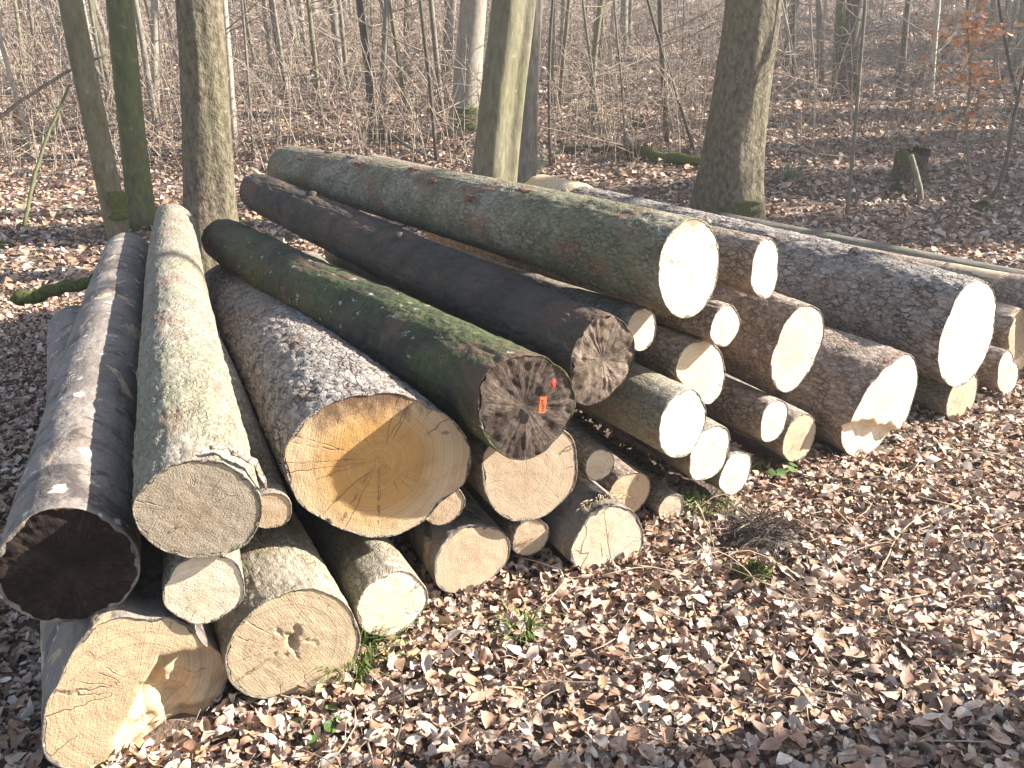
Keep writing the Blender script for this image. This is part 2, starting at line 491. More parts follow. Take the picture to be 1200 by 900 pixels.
M['gash'] = plain('bark_gash', (0.13, 0.05, 0.03), (0.27, 0.12, 0.07), 40)
M['flake'] = plain('bark_flake', (0.10, 0.055, 0.04), (0.26, 0.16, 0.12), 40)
M['bare'] = plain('bare_wood', (0.50, 0.38, 0.23), (0.66, 0.52, 0.34), 18, 0.8, 0.006)

def leaf_mat(name):
    b = NB(name)
    c = b.attr('tint')
    n = b.noise(45, 3)
    base = b.mix(1.0, c, b.ramp(n, [(0.3, 0.7), (0.7, 1.15)]), 'MULTIPLY')
    return b.finish(base, 0.62, n, 0.003, 0.5, 0.28)
M['leaf'] = leaf_mat('dry_leaf')

def ground_mat():
    b = NB('forest_floor')
    v = b.vadd(b.obj, b.noisec(7.0), 0.08)
    vo = b.voro(15.0, 'F1', v)
    s = b.sep(vo.outputs['Color'])
    leaf = b.ramp(s[0], [(0.0, (0.15, 0.095, 0.07)), (0.35, (0.27, 0.18, 0.13)), (0.65, (0.38, 0.275, 0.20)), (0.9, (0.50, 0.40, 0.32)), (1.0, (0.14, 0.09, 0.065))])
    n = b.noise(1.3, 5, None, 0.65)
    leaf = b.mix(b.ramp(n, [(0.40, 0.0), (0.65, 0.6)]), leaf, (0.085, 0.062, 0.048))
    f = b.noise(60, 4)
    leaf = b.mix(b.ramp(f, [(0.4, 0.0), (0.7, 0.6)]), leaf, (0.05, 0.036, 0.03))
    ln = b.t.nodes.new('ShaderNodeVectorMath'); ln.operation = 'LENGTH'
    b.t.links.new(b.obj, ln.inputs[0])
    soil = b.ramp(f, [(0.3, (0.06, 0.043, 0.034)), (0.7, (0.16, 0.115, 0.09))])
    near = b.ramp(b.math('DIVIDE', ln.outputs['Value'], 20.0), [(0.25, 0.75), (0.6, 0.0)])
    base = b.mix(near, leaf, soil)
    h = b.math('ADD', s[1], b.math('MULTIPLY', f, 0.5))
    return b.finish(base, 0.8, h, 0.03, 1.0, 0.25)
M['ground'] = ground_mat()

# ------------------------------------------------------------------ ground
def axis(lo, hi, fine_lo, fine_hi, fine, grow):
    c = list(np.arange(fine_lo, fine_hi, fine))
    s = fine; p = c[-1]
    while p < hi: s *= grow; p += s; c.append(p)
    s = fine; p = c[0]
    while p > lo: s *= grow; p -= s; c.insert(0, p)
    return np.array(c)
gx = axis(-260, 260, -4.0, 4.5, 0.06, 1.06)
gy = axis(-120, 520, 0.8, 9.0, 0.06, 1.05)
GX, GY = np.meshgrid(gx, gy)
GZ = gz(GX, GY) + 0.012 * vnoise(GX * 6, GY * 6, 0.0, 21) + 0.006 * vnoise(GX * 15, GY * 15, 0.0, 22)
nx, ny = len(gx), len(gy)
ii = (np.arange(ny - 1)[:, None] * nx + np.arange(nx - 1)[None]).ravel()
ground = mesh_obj('ground', np.stack([GX, GY, GZ], -1).reshape(-1, 3), [np.stack([ii, ii + 1, ii + nx + 1, ii + nx], -1)], M['ground'])
tag(ground, 'brown forest floor covered in dry fallen leaves', None, None, 'structure')

# ------------------------------------------------------------------ logs
# number: front centre, rear centre, front radius, rear radius
LOGS = {
1:((-0.905,1.703,0.194),(-2.645,4.969,0.149),0.204,0.147),
2:((-1.021,1.701,0.532),(-2.474,5.451,0.505),0.153,0.146),
3:((-0.715,1.744,0.663),(-2.230,5.669,0.666),0.145,0.135),
4:((-0.743,1.770,0.428),(-1.894,4.541,0.415),0.095,0.085),
5:((-0.592,1.904,0.168),(-2.154,5.147,0.172),0.182,0.155),
6:((-0.352,2.138,0.132),(-1.905,5.162,0.087),0.108,0.097),
7:((-0.666,2.098,0.464),(-1.697,4.376,0.476),0.057,0.051),
8:((-0.391,2.214,0.547),(-1.928,5.618,0.257),0.234,0.159),
9:((-0.213,2.369,0.336),(-1.200,4.666,0.323),0.069,0.062),
10:((0.039,2.293,0.695),(-1.898,5.601,0.566),0.153,0.145),
11:((0.055,2.470,0.395),(-1.342,5.570,0.367),0.159,0.143),
12:((0.284,2.515,0.763),(-1.616,5.566,0.880),0.140,0.133),
13:((-0.124,2.409,0.160),(-1.370,5.137,0.135),0.132,0.119),
14:((0.064,2.548,0.117),(-1.132,5.080,0.091),0.070,0.063),
15:((0.306,2.565,0.134),(-1.095,5.442,0.125),0.146,0.131),
16:((0.304,2.681,0.325),(-0.780,4.934,0.320),0.059,0.053),
17:((0.434,2.838,0.129),(-0.612,5.108,0.117),0.095,0.086),
18:((0.606,2.885,0.050),(-0.450,5.151,0.050),0.058,0.053),
19:((0.580,2.677,0.481),(-1.189,5.812,0.459),0.122,0.110),
20:((0.745,2.928,0.261),(-0.531,5.642,0.176),0.112,0.101),
21:((0.876,3.022,0.127),(-0.392,5.741,0.111),0.090,0.081),
22:((0.686,2.948,0.577),(-0.777,6.119,0.349),0.128,0.115),
23:((0.444,2.847,0.762),(-0.882,5.534,0.627),0.074,0.067),
24:((0.759,2.923,0.756),(-0.512,5.638,0.626),0.076,0.068),
25:((0.577,2.736,1.008),(-1.534,6.009,0.995),0.164,0.147),
26:((0.922,3.074,0.935),(-0.914,5.860,0.999),0.112,0.101),
27:((1.106,3.178,0.596),(-0.162,6.546,0.484),0.186,0.168),
28:((1.026,3.090,0.322),(-0.324,5.769,0.272),0.087,0.078),
29:((1.219,3.320,0.149),(-0.051,6.038,0.127),0.108,0.098),
30:((1.625,3.478,0.235),(-0.023,7.013,0.237),0.247,0.222),
31:((2.099,3.782,0.475),(0.264,8.924,0.402),0.268,0.214),
32:((2.205,3.903,0.113),(0.982,7.182,0.101),0.125,0.113),
33:((2.699,4.358,0.266),(1.242,7.540,0.280),0.164,0.147),
34:((2.541,4.132,0.143),(1.126,7.333,0.123),0.105,0.095),
35:((4.200,4.400,0.230),(2.000,8.200,0.260),0.115,0.100),
36:((2.980,4.460,0.400),(1.290,8.080,0.300),0.145,0.130),
}
# outlines of the end faces, traced where they are not round
OUT = {
1: [(50,850),(53,890),(90,905),(127,905),(173,897),(213,880),(253,855),(279,818),(253,777),(233,750),(217,732),(193,724),(170,726),(143,722),(110,732),(87,760),(67,800)],
3: [(155,592),(165,570),(190,547),(235,537),(280,550),(304,580),(305,610),(290,638),(250,654),(205,650),(170,630)],
5: [(263,780),(270,750),(300,713),(333,695),(367,689),(397,700),(415,725),(421,755),(410,785),(380,805),(340,815),(300,818),(275,805)],
8: [(333,529),(349,502),(389,473),(433,460),(489,467),(520,482),(544,507),(552,535),(542,564),(513,587),(493,611),(456,629),(411,624),(378,609),(349,591),(336,560)],
10: [(560,480),(567,443),(587,425),(617,415),(647,420),(667,440),(673,467),(667,500),(643,527),(613,540),(583,530),(567,507)],
11: [(565,560),(570,530),(595,505),(640,500),(668,510),(676,540),(673,568),(655,590),(625,608),(590,606),(572,585)],
12: [(670,443),(683,390),(707,370),(730,377),(742,400),(738,433),(720,457),(687,476),(673,467)],
13: [(508,660),(535,622),(570,618),(597,636),(598,655),(575,680),(545,692),(515,690)],
15: [(670,660),(680,622),(700,600),(730,594),(750,613),(754,640),(735,662),(700,672)],
22: [(787,432),(795,413),(815,399),(840,405),(852,425),(851,458),(835,475),(815,462),(797,448)],
23: [(733,395),(735,375),(748,363),(765,363),(771,378),(768,398),(752,411),(740,408)],
25: [(764,314),(772,283),(795,263),(823,256),(843,272),(850,300),(846,331),(832,357),(804,372),(781,365),(768,343)],
26: [(878,313),(885,291),(900,279),(911,285),(915,313),(912,336),(902,349),(884,344)],
27: [(899,433),(907,400),(923,370),(947,357),(967,367),(972,387),(963,417),(947,443),(923,460),(903,450)],
30: [(986,499),(1001,470),(1025,443),(1052,423),(1067,415),(1081,423),(1085,445),(1076,479),(1064,501),(1047,521),(1025,538),(993,530)],
31: [(1087,413),(1091,389),(1106,364),(1116,345),(1135,330),(1160,330),(1175,345),(1180,375),(1172,410),(1150,440),(1120,454),(1097,442)],
33: [(1181,380),(1188,372),(1200,366),(1220,372),(1228,395),(1222,425),(1205,440),(1192,452),(1184,430),(1180,405)],
34: [(1166,440),(1170,418),(1180,410),(1190,425),(1196,450),(1185,461),(1172,458)],
}
SPEC = {  # bark, face, label
1: ('stained','face_butt','thick log lying lowest under the black-ended log, its pale butt notched and ragged'),
2: ('stained','face_black','log with stained grey bark, bare patches and a blackened end, beside the green-grey log'),
3: ('spruce_green','face_grey','long pale green-grey spruce log with curling bark and a greyed end, on top'),
4: ('spruce','face_small','small log wedged beneath the greyed end of the green-grey spruce log'),
5: ('spruce_green','face_rot','log on the ground with a rotten hole at the heart of its end'),
6: ('spruce_green','face_pale','mossy-backed log on the ground below the large orange-hearted log'),
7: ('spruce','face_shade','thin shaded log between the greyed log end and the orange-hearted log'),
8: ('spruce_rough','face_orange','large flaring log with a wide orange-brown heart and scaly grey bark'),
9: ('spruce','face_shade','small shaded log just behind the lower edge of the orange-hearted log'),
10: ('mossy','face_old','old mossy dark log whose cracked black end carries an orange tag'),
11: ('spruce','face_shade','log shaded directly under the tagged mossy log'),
12: ('black','face_old2','old black-barked log with a weathered brown cracked end, beside the tagged mossy log'),
13: ('stained','face_shade','squarish dark-barked log end on the leaves below the orange-hearted log'),
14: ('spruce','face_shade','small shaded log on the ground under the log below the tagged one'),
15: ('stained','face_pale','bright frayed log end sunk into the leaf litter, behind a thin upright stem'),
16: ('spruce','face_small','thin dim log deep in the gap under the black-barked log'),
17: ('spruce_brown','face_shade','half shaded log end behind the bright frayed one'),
18: ('spruce','face_small','thinnest log, low on the ground behind the grass tuft'),
19: ('spruce_green','face_pale','green-barked log below the weathered brown end with a hooked shadow on its face'),
20: ('spruce','face_pale','log tucked under the green-barked log with the hooked shadow'),
21: ('spruce','face_small','small bright log on the ground by the bramble stems'),
22: ('spruce_brown','face_pale','partly peeled log with a bright face beneath the top log'),
23: ('spruce','face_small','small bright log with flattened top beside the weathered brown end'),
24: ('spruce_brown','face_small','small bright oval log under the end of the top log'),
25: ('spruce_top','face_top','large green and rust coloured spruce log lying highest on the pile'),
26: ('spruce_brown','face_pale','narrow bright log end with squared side beside the top log'),
27: ('spruce_brown','face_pale','brown scaly log with a big bright face below the narrow squared one'),
28: ('spruce_brown','face_small','short-looking brown log low between the green-barked log and the big split one'),
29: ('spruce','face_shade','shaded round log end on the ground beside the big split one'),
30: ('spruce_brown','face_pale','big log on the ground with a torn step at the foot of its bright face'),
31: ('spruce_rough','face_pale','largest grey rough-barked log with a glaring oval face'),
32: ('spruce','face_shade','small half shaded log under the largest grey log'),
33: ('spruce_brown','face_butt','split log with brown inner wood beyond the largest grey log'),
34: ('spruce_brown','face_pale','crescent-shaped log end at the foot of the split brown log'),
35: ('t_grey','face_shade','long thin grey-green pole lying behind the largest grey log'),
36: ('spruce_brown','face_shade','brown log with a bare patch resting on the split log'),
}
BIG = {1, 2, 3, 5, 8, 10, 12, 25, 27, 30, 31}
FRAME = {}

def log_frame(A, B):
    ax = (B - A) / np.linalg.norm(B - A)
    X = np.cross(ax, [0, 0, 1.0]); X /= np.linalg.norm(X)
    Y = np.cross(X, ax)
    return X, Y, -ax

def cells(u, v, nu, seed):
    """nearest-cell height and edge distance on an (angle, length) sheet, wrapping round in u"""
    iu, iv = np.floor(u), np.floor(v)
    d1 = np.full(u.shape, 9.0); d2 = np.full(u.shape, 9.0); val = np.zeros(u.shape)
    for a in (-1, 0, 1):
        for b in (-1, 0, 1):
            cu, cv = iu + a, iv + b
            wu = np.mod(cu, nu)
            ju = cu + 0.1 + 0.8 * _hash(wu, cv, cv * 0 + 1, seed)
            jv = cv + 0.1 + 0.8 * _hash(wu, cv, cv * 0 + 2, seed)
            d = np.hypot(u - ju, v - jv)
            hv = _hash(wu, cv, cv * 0 + 3, seed)
            closer = d < d1
            d2 = np.where(closer, d1, np.minimum(d2, d))
            val = np.where(closer, hv, val)
            d1 = np.where(closer, d, d1)
    return val, d2 - d1

def build_log(k):
    A, B, r0, r1 = LOGS[k]
    A, B = np.array(A), np.array(B)
    L = np.linalg.norm(B - A)
    X, Y, Z = log_frame(A, B)
    FRAME[k] = (A, X, Y, Z, L)
    bark_m, face_m, label = SPEC[k]
    big = k in BIG
    NA, NL, NR = (160, 205, 38) if big else (84, 64, 18)
    a = np.linspace(0, 2 * np.pi, NA, endpoint=False)
    ca, sa = np.cos(a), np.sin(a)
    lr = np.random.default_rng(100 + k)
    # outline of the front end
    if k in OUT:
        pts = []
        for (px, py) in OUT[k]:
            d = ray(px, py)
            t = ((A - CAM) @ Z) / (d @ Z)
            q = CAM + d * t - A
            pts.append((q @ X, q @ Y))
        pts = np.array(pts)
        an = np.arctan2(pts[:, 1], pts[:, 0]) % (2 * np.pi)
        o = np.argsort(an)
        rr = np.hypot(pts[:, 0], pts[:, 1])[o]
        an = an[o]
        out = np.interp(a, np.concatenate([an - 2 * np.pi, an, an + 2 * np.pi]), np.tile(rr, 3))
        w = max(3, NA // 22)
        ker = np.hanning(w + 2)[1:-1]; ker /= ker.sum()
        out = np.convolve(np.tile(out, 3), ker, 'same')[NA:2 * NA]
    else:
        out = np.full(NA, r0)
        for h in (2, 3, 4, 5):
            out = out * (1 + lr.normal() * 0.035 / h ** 0.5 * np.cos(h * a + lr.uniform(0, 6.28)))
    out = out * (1 + 0.012 * vnoise(ca * 5, sa * 5, k * 3.3, 4))
    round_r = np.full(NA, r0 * 0.97) * (1 + 0.03 * np.cos(2 * a + lr.uniform(0, 6)) + 0.02 * np.cos(3 * a + lr.uniform(0, 6)))
    flare = {1: 0.9, 8: 0.75, 30: 0.7, 31: 0.6}.get(k, 0.5)
    # rows along the log, denser near the front
    u = np.linspace(0, 1, NL)
    l = L * (u ** (1.6 if big else 1.3))
    wgt = np.exp(-(l / flare) ** 2)[:, None]
    s = (l / L)[:, None]
    r_mid = r0 * (1 - s) + r1 * s
    rad = wgt * out[None] + (1 - wgt) * (round_r[None] / r0) * r_mid
    lum = fbm(ca[None] * 1.3 + 0 * s, sa[None] * 1.3 + 0 * s, l[:, None] * 1.8 + k * 7.7, 30, 3)
    rad = rad * (1 + (0.11 if k in (10, 12) else 0.05) * lum)
    # bark relief
    cell = {'spruce_rough': 0.026, 'stained': 0.10, 'mossy': 0.08, 'black': 0.07}.get(bark_m, 0.021)
    nu = max(6, int(2 * np.pi * r0 / cell))
    U = (a / (2 * np.pi) * nu)[None] + 0 * s
    Vv = l[:, None] / (cell * 1.7) + 0.6 * vnoise(ca[None] * 3 + 0 * s, sa[None] * 3 + 0 * s, l[:, None] * 9, 8)
    amp = {'spruce_rough': 0.0055, 'stained': 0.002, 'mossy': 0.004, 'black': 0.005}.get(bark_m, 0.0028)
    if big:
        val, ed = cells(U, Vv, nu, k)
        relief = amp * (val - 0.5) + amp * 0.8 * (np.clip(ed / 0.25, 0, 1) - 1)
    else:
        relief = 0
    relief = relief + amp * 0.9 * fbm(ca[None] * 14 + 0 * s, sa[None] * 14 + 0 * s, l[:, None] * 60 * 0.4, 50 + k, 3)
    # knots
    for _ in range(6 if big else 2):
        ka, kl = lr.uniform(0, 6.28), lr.uniform(0.3, L - 0.2)
        dd = ((np.angle(np.exp(1j * (a - ka)))[None] * r0) ** 2 + (l[:, None] - kl) ** 2) / (0.03 ** 2)
        relief = relief + lr.uniform(0.004, 0.012) * np.exp(-dd)
    # torn bark rings that curl outward
    rings = {3: [(0.36, 0.005, 0.5), (0.95, 0.005, 1.0), (1.65, 0.005, 2.0)], 2: [(0.62, 0.005, 0.3)], 12: [(0.30, 0.008, 1.0)], 25: [(1.6, 0.006, 1.0)]}.get(k, [])
    for (l0, h, ph) in rings:
        c0 = l0 + (0.05 * vnoise(ca * 1.5 + ph, sa * 1.5, 3.0 + ph, 61) + 0.02 * vnoise(ca * 7, sa * 7, ph, 62)) * min(1, l0 / 0.2)
        on = np.clip(vnoise(ca * 2 + ph * 3, sa * 2, 7.0 + ph, 63) * 2.2 + 0.6, 0, 1)
        dl = l[:, None] - c0[None]
        relief = relief + on[None] * h * np.where(dl < 0, np.exp(-(dl / 0.006) ** 2), np.exp(-(dl / 0.035) ** 2))
    edge_fade = np.clip(l / 0.02, 0.25, 1)[:, None]
    rad = rad + relief * edge_fade
    # gentle sweep of the stem
    sw = lr.normal(size=2) * 0.02
    cxs = sw[0] * np.sin(np.pi * l / L); cys = abs(sw[1]) * np.sin(np.pi * l / L) * 0.5
    # cut slant
    kx, ky = lr.normal() * 0.03, lr.normal() * 0.03
    if k >= 19: kx = (-0.26 if k == 31 else -0.17) + 0.4 * kx          # slant added to turn these faces toward the sun and brighten them
    fade = np.exp(-(l / 0.15) ** 2)[:, None]
    zz = -l[:, None] + fade * (kx * rad * ca[None] + ky * rad * sa[None])
    V = np.stack([cxs[:, None] + rad * ca[None], cys[:, None] + rad * sa[None], zz], -1)
    def step(x, y):
        if k == 30:
            e = y + 0.30 * x + r0 * 0.42 + 0.035 * fbm(x * 14, y * 14, 2, 75, 3)
            return -0.045 / (1 + np.exp(np.clip(e / 0.006, -30, 30))) + 0.006 * fbm(x * 20, y * 20, 4, 76, 2) * (e < 0)
        if k == 1:
            bound = 0.05 - 1.5 * np.clip(0.05 - x, 0, 1) + 0.025 * fbm(x * 11, y * 11, 2, 77, 3)
            st = 1 / (1 + np.exp(np.clip((y - bound) / 0.007, -30, 30)))
            return st * (-0.10 * np.clip((x + 0.08) / 0.08, 0, 1) + 0.045 * fbm(x * 16, y * 16, 5, 78, 3))
        if k == 33:
            return -0.04 * (x + 0.3 * y > -0.03)
        return 0.0 * x
    zz = zz + np.exp(-(l / 0.10) ** 2)[:, None] * step(rad[0] * ca, rad[0] * sa)[None]
    V = np.stack([cxs[:, None] + rad * ca[None], cys[:, None] + rad * sa[None], zz], -1)
    # bark lip folding in to the cut face
    f_r = rad[0] - 0.003 - (0.010 if r0 > 0.1 else 0.006) * np.clip(0.4 + fbm(ca * 6, sa * 6, k, 3, 3) * 1.6, 0, 1.2)
    lip1 = np.stack([(rad[0] - 0.002) * ca, (rad[0] - 0.002) * sa, zz[0] + 0.002], -1)
    lip2 = np.stack([f_r * ca, f_r * sa, zz[0] - 0.004], -1)
    V = np.concatenate([lip2[None], lip1[None], V], 0)
    n = len(V)
    i = np.arange(n - 1)[:, None] * NA; j = np.arange(NA)[None]; j2 = (j + 1) % NA
    Q = np.stack([i + j, i + NA + j, i + NA + j2, i + j2], -1).reshape(-1, 4)
    root = empty('log')
    Mx = Matrix(((X[0], Y[0], Z[0], A[0]), (X[1], Y[1], Z[1], A[1]), (X[2], Y[2], Z[2], A[2]), (0, 0, 0, 1)))
    root.matrix_world = Mx
    tag(root, label, 'log', 'logs stacked in the timber pile')
    mesh_obj('bark', V.reshape(-1, 3), [Q], M[bark_m], root)
    # end face
    q = np.linspace(0, 1, NR + 1)[1:] ** 0.8
    fr = (f_r + 0.0015)[None] * q[:, None]
    fx, fy = fr * ca[None], fr * sa[None]
    fz = kx * fx + ky * fy - 0.001
    fz = fz + 0.0016 * fbm(fx * 40, fy * 40, k, 70, 3)
    if k in (2, 10, 12):
        aa = np.broadcast_to(a[None], fx.shape)
        rd = vnoise(np.cos(aa) * 11, np.sin(aa) * 11, k, 72) + 0.6 * vnoise(np.cos(aa) * 27, np.sin(aa) * 27, fr * 12, 73)
        fz = fz + 0.0018 * rd * np.clip(q[:, None] * 2, 0.2, 1) + 0.012 * fbm(fx * 14, fy * 14, k, 74, 3) + 0.005 * fbm(fx * 50, fy * 50, k, 84, 2)
    fz = fz + step(fx, fy)
    if k == 5:
        dd = np.hypot(fx, fy * 0.8 + 0.0)
        hole = np.clip((0.42 - dd / 0.07 + 1.2 * fbm(fx * 70, fy * 45, 5, 79, 4)) * 1.3, 0, 1)
        fz = fz - 0.012 * hole - 0.03 * np.clip(1 - np.hypot(fx - 0.008, fy * 0.5) / 0.013, 0, 1)
    FV = np.concatenate([np.stack([fx, fy, fz], -1).reshape(-1, 3), [[0, 0, float(fz[0].mean())]]])
    i = np.arange(NR - 1)[:, None] * NA; 
    FQ = np.stack([i + j, i + NA + j, i + NA + j2, i + j2], -1).reshape(-1, 4)
    jj = np.arange(NA)
    FT = np.stack([np.full(NA, NR * NA), jj, (jj + 1) % NA], -1)
    mesh_obj('cut_face', FV, [FQ, FT], M[face_m], root)
    # rear end
    rv = V[-1]
    RV = np.concatenate([rv, rv * np.array([0.5, 0.5, 1]) + [0, 0, -0.004], [[cxs[-1], cys[-1], -L - 0.004]]])
    RQ = np.stack([jj, jj + NA, (jj + 1) % NA + NA, (jj + 1) % NA], -1)
    RT = np.stack([jj + NA, np.full(NA, 2 * NA), (jj + 1) % NA + NA], -1)
    mesh_obj('rear_face', RV, [RQ, RT], M['face_shade' if k not in (2, 10, 12) else 'face_black'], root)
    return root

LOGO = {k: build_log(k) for k in LOGS}

def on_face(k, px, py):
    A, X, Y, Z, L = FRAME[k]
    d = ray(px, py)
    t = ((A - CAM) @ Z) / (d @ Z)
    q = CAM + d * t - A
    return q @ X, q @ Y

def box(mb, c, h, rot=0.0):
    ca, sa = math.cos(rot), math.sin(rot)
    P = np.array([[x, y, z] for z in (-1, 1) for (x, y) in ((-1, -1), (1, -1), (1, 1), (-1, 1))]) * np.array(h)
    P = np.stack([P[:, 0] * ca - P[:, 1] * sa, P[:, 0] * sa + P[:, 1] * ca, P[:, 2]], -1) + np.array(c)
    mb.add(P, [[3, 2, 1, 0], [4, 5, 6, 7], [0, 1, 5, 4], [1, 2, 6, 5], [2, 3, 7, 6], [3, 0, 4, 7]])

# orange plastic tag and red paint spot on the mossy log
tx, ty = on_face(10, 631, 472)
mb = MB(); box(mb, (tx, ty, 0.022), (0.0115, 0.024, 0.0016), -0.12)
tagp = mb.build('number_tag', M['orange'], LOGO[10], False)
tagp['label'] = 'small orange plastic tag stapled to the cracked end'
mb = MB()
for q in range(6):
    box(mb, (tx + 0.002 * math.sin(q), ty - 0.016 + q * 0.0062, 0.0242), (0.0045, 0.0014, 0.0004), -0.12 + 0.3 * math.sin(q * 2.1))
mb.build('print', M['ink'], tagp, False)
px_, py_ = on_face(10, 645, 448)
aa = np.linspace(0, 2 * np.pi, 14, endpoint=False)
rr = 0.011 * (1 + 0.45 * vnoise(np.cos(aa) * 3, np.sin(aa) * 3, 1, 5))
PV = np.concatenate([np.stack([px_ + rr * np.cos(aa) * 0.8, py_ + rr * np.sin(aa) * 1.4, np.full(14, 0.016)], -1), [[px_, py_, 0.021]]])
mesh_obj('paint_mark', PV, [np.stack([np.arange(14), (np.arange(14) + 1) % 14, np.full(14, 14)], -1)], M['redpaint'], LOGO[10])['label'] = 'red paint spot above the tag'

# loose bark flaps and branch scars
def bark_flap(k, ang, l0, w, ln, lift, mat):
    A, X, Y, Z, L = FRAME[k]
    r0, r1 = LOGS[k][2], LOGS[k][3]
    n, m = 7, 4
    V = []
    for i in range(n):
        for j in range(m):
            uu, vv = i / (n - 1), j / (m - 1)
            an = ang + (uu - 0.5) * w / r0
            li = l0 + (vv - 0.5) * ln + 0.012 * math.sin(uu * 9 + k)
            rr = r0 * 1.02 + (r1 - r0) * li / L + 0.002 + lift * (vv ** 2) * (0.4 + 0.6 * math.sin(uu * 3.1)) + 0.003 * math.sin(uu * 17)
            V.append((rr * math.cos(an), rr * math.sin(an), -li))
    V = np.array(V)
    Q = [[i * m + j, i * m + j + 1, (i + 1) * m + j + 1, (i + 1) * m + j] for i in range(n - 1) for j in range(m - 1)]
    o = mesh_obj('bark_flap', V, [np.array(Q)], mat, LOGO[k])
    md = o.modifiers.new('s', 'SOLIDIFY'); md.thickness = 0.003
    return o
for (an, l0, w, ln, lf) in ((0.55, 0.013, 0.13, 0.022, 0.009), (1.05, 0.012, 0.08, 0.014, 0.004)):
    bark_flap(3, an, l0, w, ln, lf, M['spruce_brown'])
for (an, l0, w, ln, lf) in ((1.9, 0.35, 0.10, 0.03, 0.006), (2.4, 0.5, 0.07, 0.03, 0.006), (1.2, 1.1, 0.05, 0.03, 0.006)):
    bark_flap(10, an, l0, w, ln, lf, M['black'])
for (an, l0, w, ln) in ((1.9, 0.9, 0.02, 0.07), (2.2, 1.6, 0.03, 0.05), (1.8, 1.9, 0.02, 0.09), (2.1, 2.5, 0.03, 0.08), (1.75, 2.7, 0.025, 0.10), (2.5, 1.2, 0.03, 0.05), (1.6, 3.1, 0.02, 0.10), (2.4, 3.3, 0.02, 0.08)):
    bark_flap(25, an, l0, w, ln, 0.003, M['gash']).name = 'bark_scar'
for (kk, an, l0, rr) in ((31, 1.75, 0.75, 0.022), (31, 2.0, 2.1, 0.02), (8, 1.7, 1.1, 0.016), (25, 1.3, 0.75, 0.013), (12, 1.9, 1.4, 0.02), (12, 1.6, 2.6, 0.022), (3, 1.9, 1.3, 0.012), (27, 1.4, 0.6, 0.014), (30, 1.3, 0.5, 0.016)):
    A, X, Y, Z, L = FRAME[kk]
    r = LOGS[kk][2] + (LOGS[kk][3] - LOGS[kk][2]) * l0 / L
    c = np.array([r * math.cos(an), r * math.sin(an), -l0]); nrm = np.array([math.cos(an), math.sin(an), -0.5])
    mb = MB(); mb.tube([c - nrm * 0.03, c + nrm * 0.004, c + nrm * 0.012, c + nrm * 0.014], [rr * 1.7, rr * 1.15, rr * 0.8, rr * 0.4], 10, lambda a, u: 1 + 0.15 * np.cos(3 * a) + 0.1 * np.cos(5 * a))
    mb.build('branch_stub', M[SPEC[kk][0]], LOGO[kk])
mb = MB()
for q in range(26):
    an = random.uniform(0, 6.28); r = 0.12 * random.random() ** 0.5
    b = np.array([r * math.cos(an), r * math.sin(an), -FRAME[12][4] + 0.03])
    d = np.array([random.gauss(0, 0.05), random.gauss(0.03, 0.04), -random.uniform(0.06, 0.26)])
    mb.tube([b, b + d * 0.6, b + d], [0.022, 0.015, 0.003], 5)
mb.build('torn_wood', M['bare'], LOGO[12])['kind'] = 'stuff'
# frayed fibres on the bright log end
mb = MB()
for q in range(60):
    an = random.uniform(0.9, 2.3); r = 0.132 + random.uniform(-0.01, 0.012)
    p = np.array([r * math.cos(an) , r * math.sin(an), 0.0])
    d = np.array([random.uniform(-1, 0.4), random.uniform(-0.1, 0.5), random.uniform(0.2, 0.9)]) * random.uniform(0.02, 0.045)
    mb.tube([p, p + d * 0.6, p + d + [0, -0.008, 0]], [0.0016, 0.0012, 0.0005], 3)
fr = mb.build('frayed_fibres', M['bare'], LOGO[15]); fr['kind'] = 'stuff'
# debarked tail of the largest log, bare patch of the brown log
def bare_patch(k, l0, l1, a0, a1, lift=0.004):
    A, X, Y, Z, L = FRAME[k]
    r0, r1 = LOGS[k][2], LOGS[k][3]
    n, m = 14, 20
    V = []
    for i in range(n):
        for j in range(m):
            an = a0 + (a1 - a0) * j / (m - 1)
            li = l0 + (l1 - l0) * i / (n - 1) + 0.02 * math.sin(j * 1.7) * (0 < i < n - 1)
            rr = (r0 + (r1 - r0) * li / L) * 1.045 + lift
            if j in (0, m - 1) or i in (0, n - 1): rr -= 0.03
            V.append((rr * math.cos(an), rr * math.sin(an), -li))
    Q = [[i * m + j, (i + 1) * m + j, (i + 1) * m + j + 1, i * m + j + 1] for i in range(n - 1) for j in range(m - 1)]
    mesh_obj('peeled_patch', np.array(V), [np.array(Q)], M['bare'], LOGO[k])['label'] = 'bare patch of pale wood where the bark is gone'
bare_patch(31, 4.35, 5.44, 0.5, 2.9, 0.012)
bare_patch(36, 0.30, 0.75, 1.75, 2.3, -0.002)

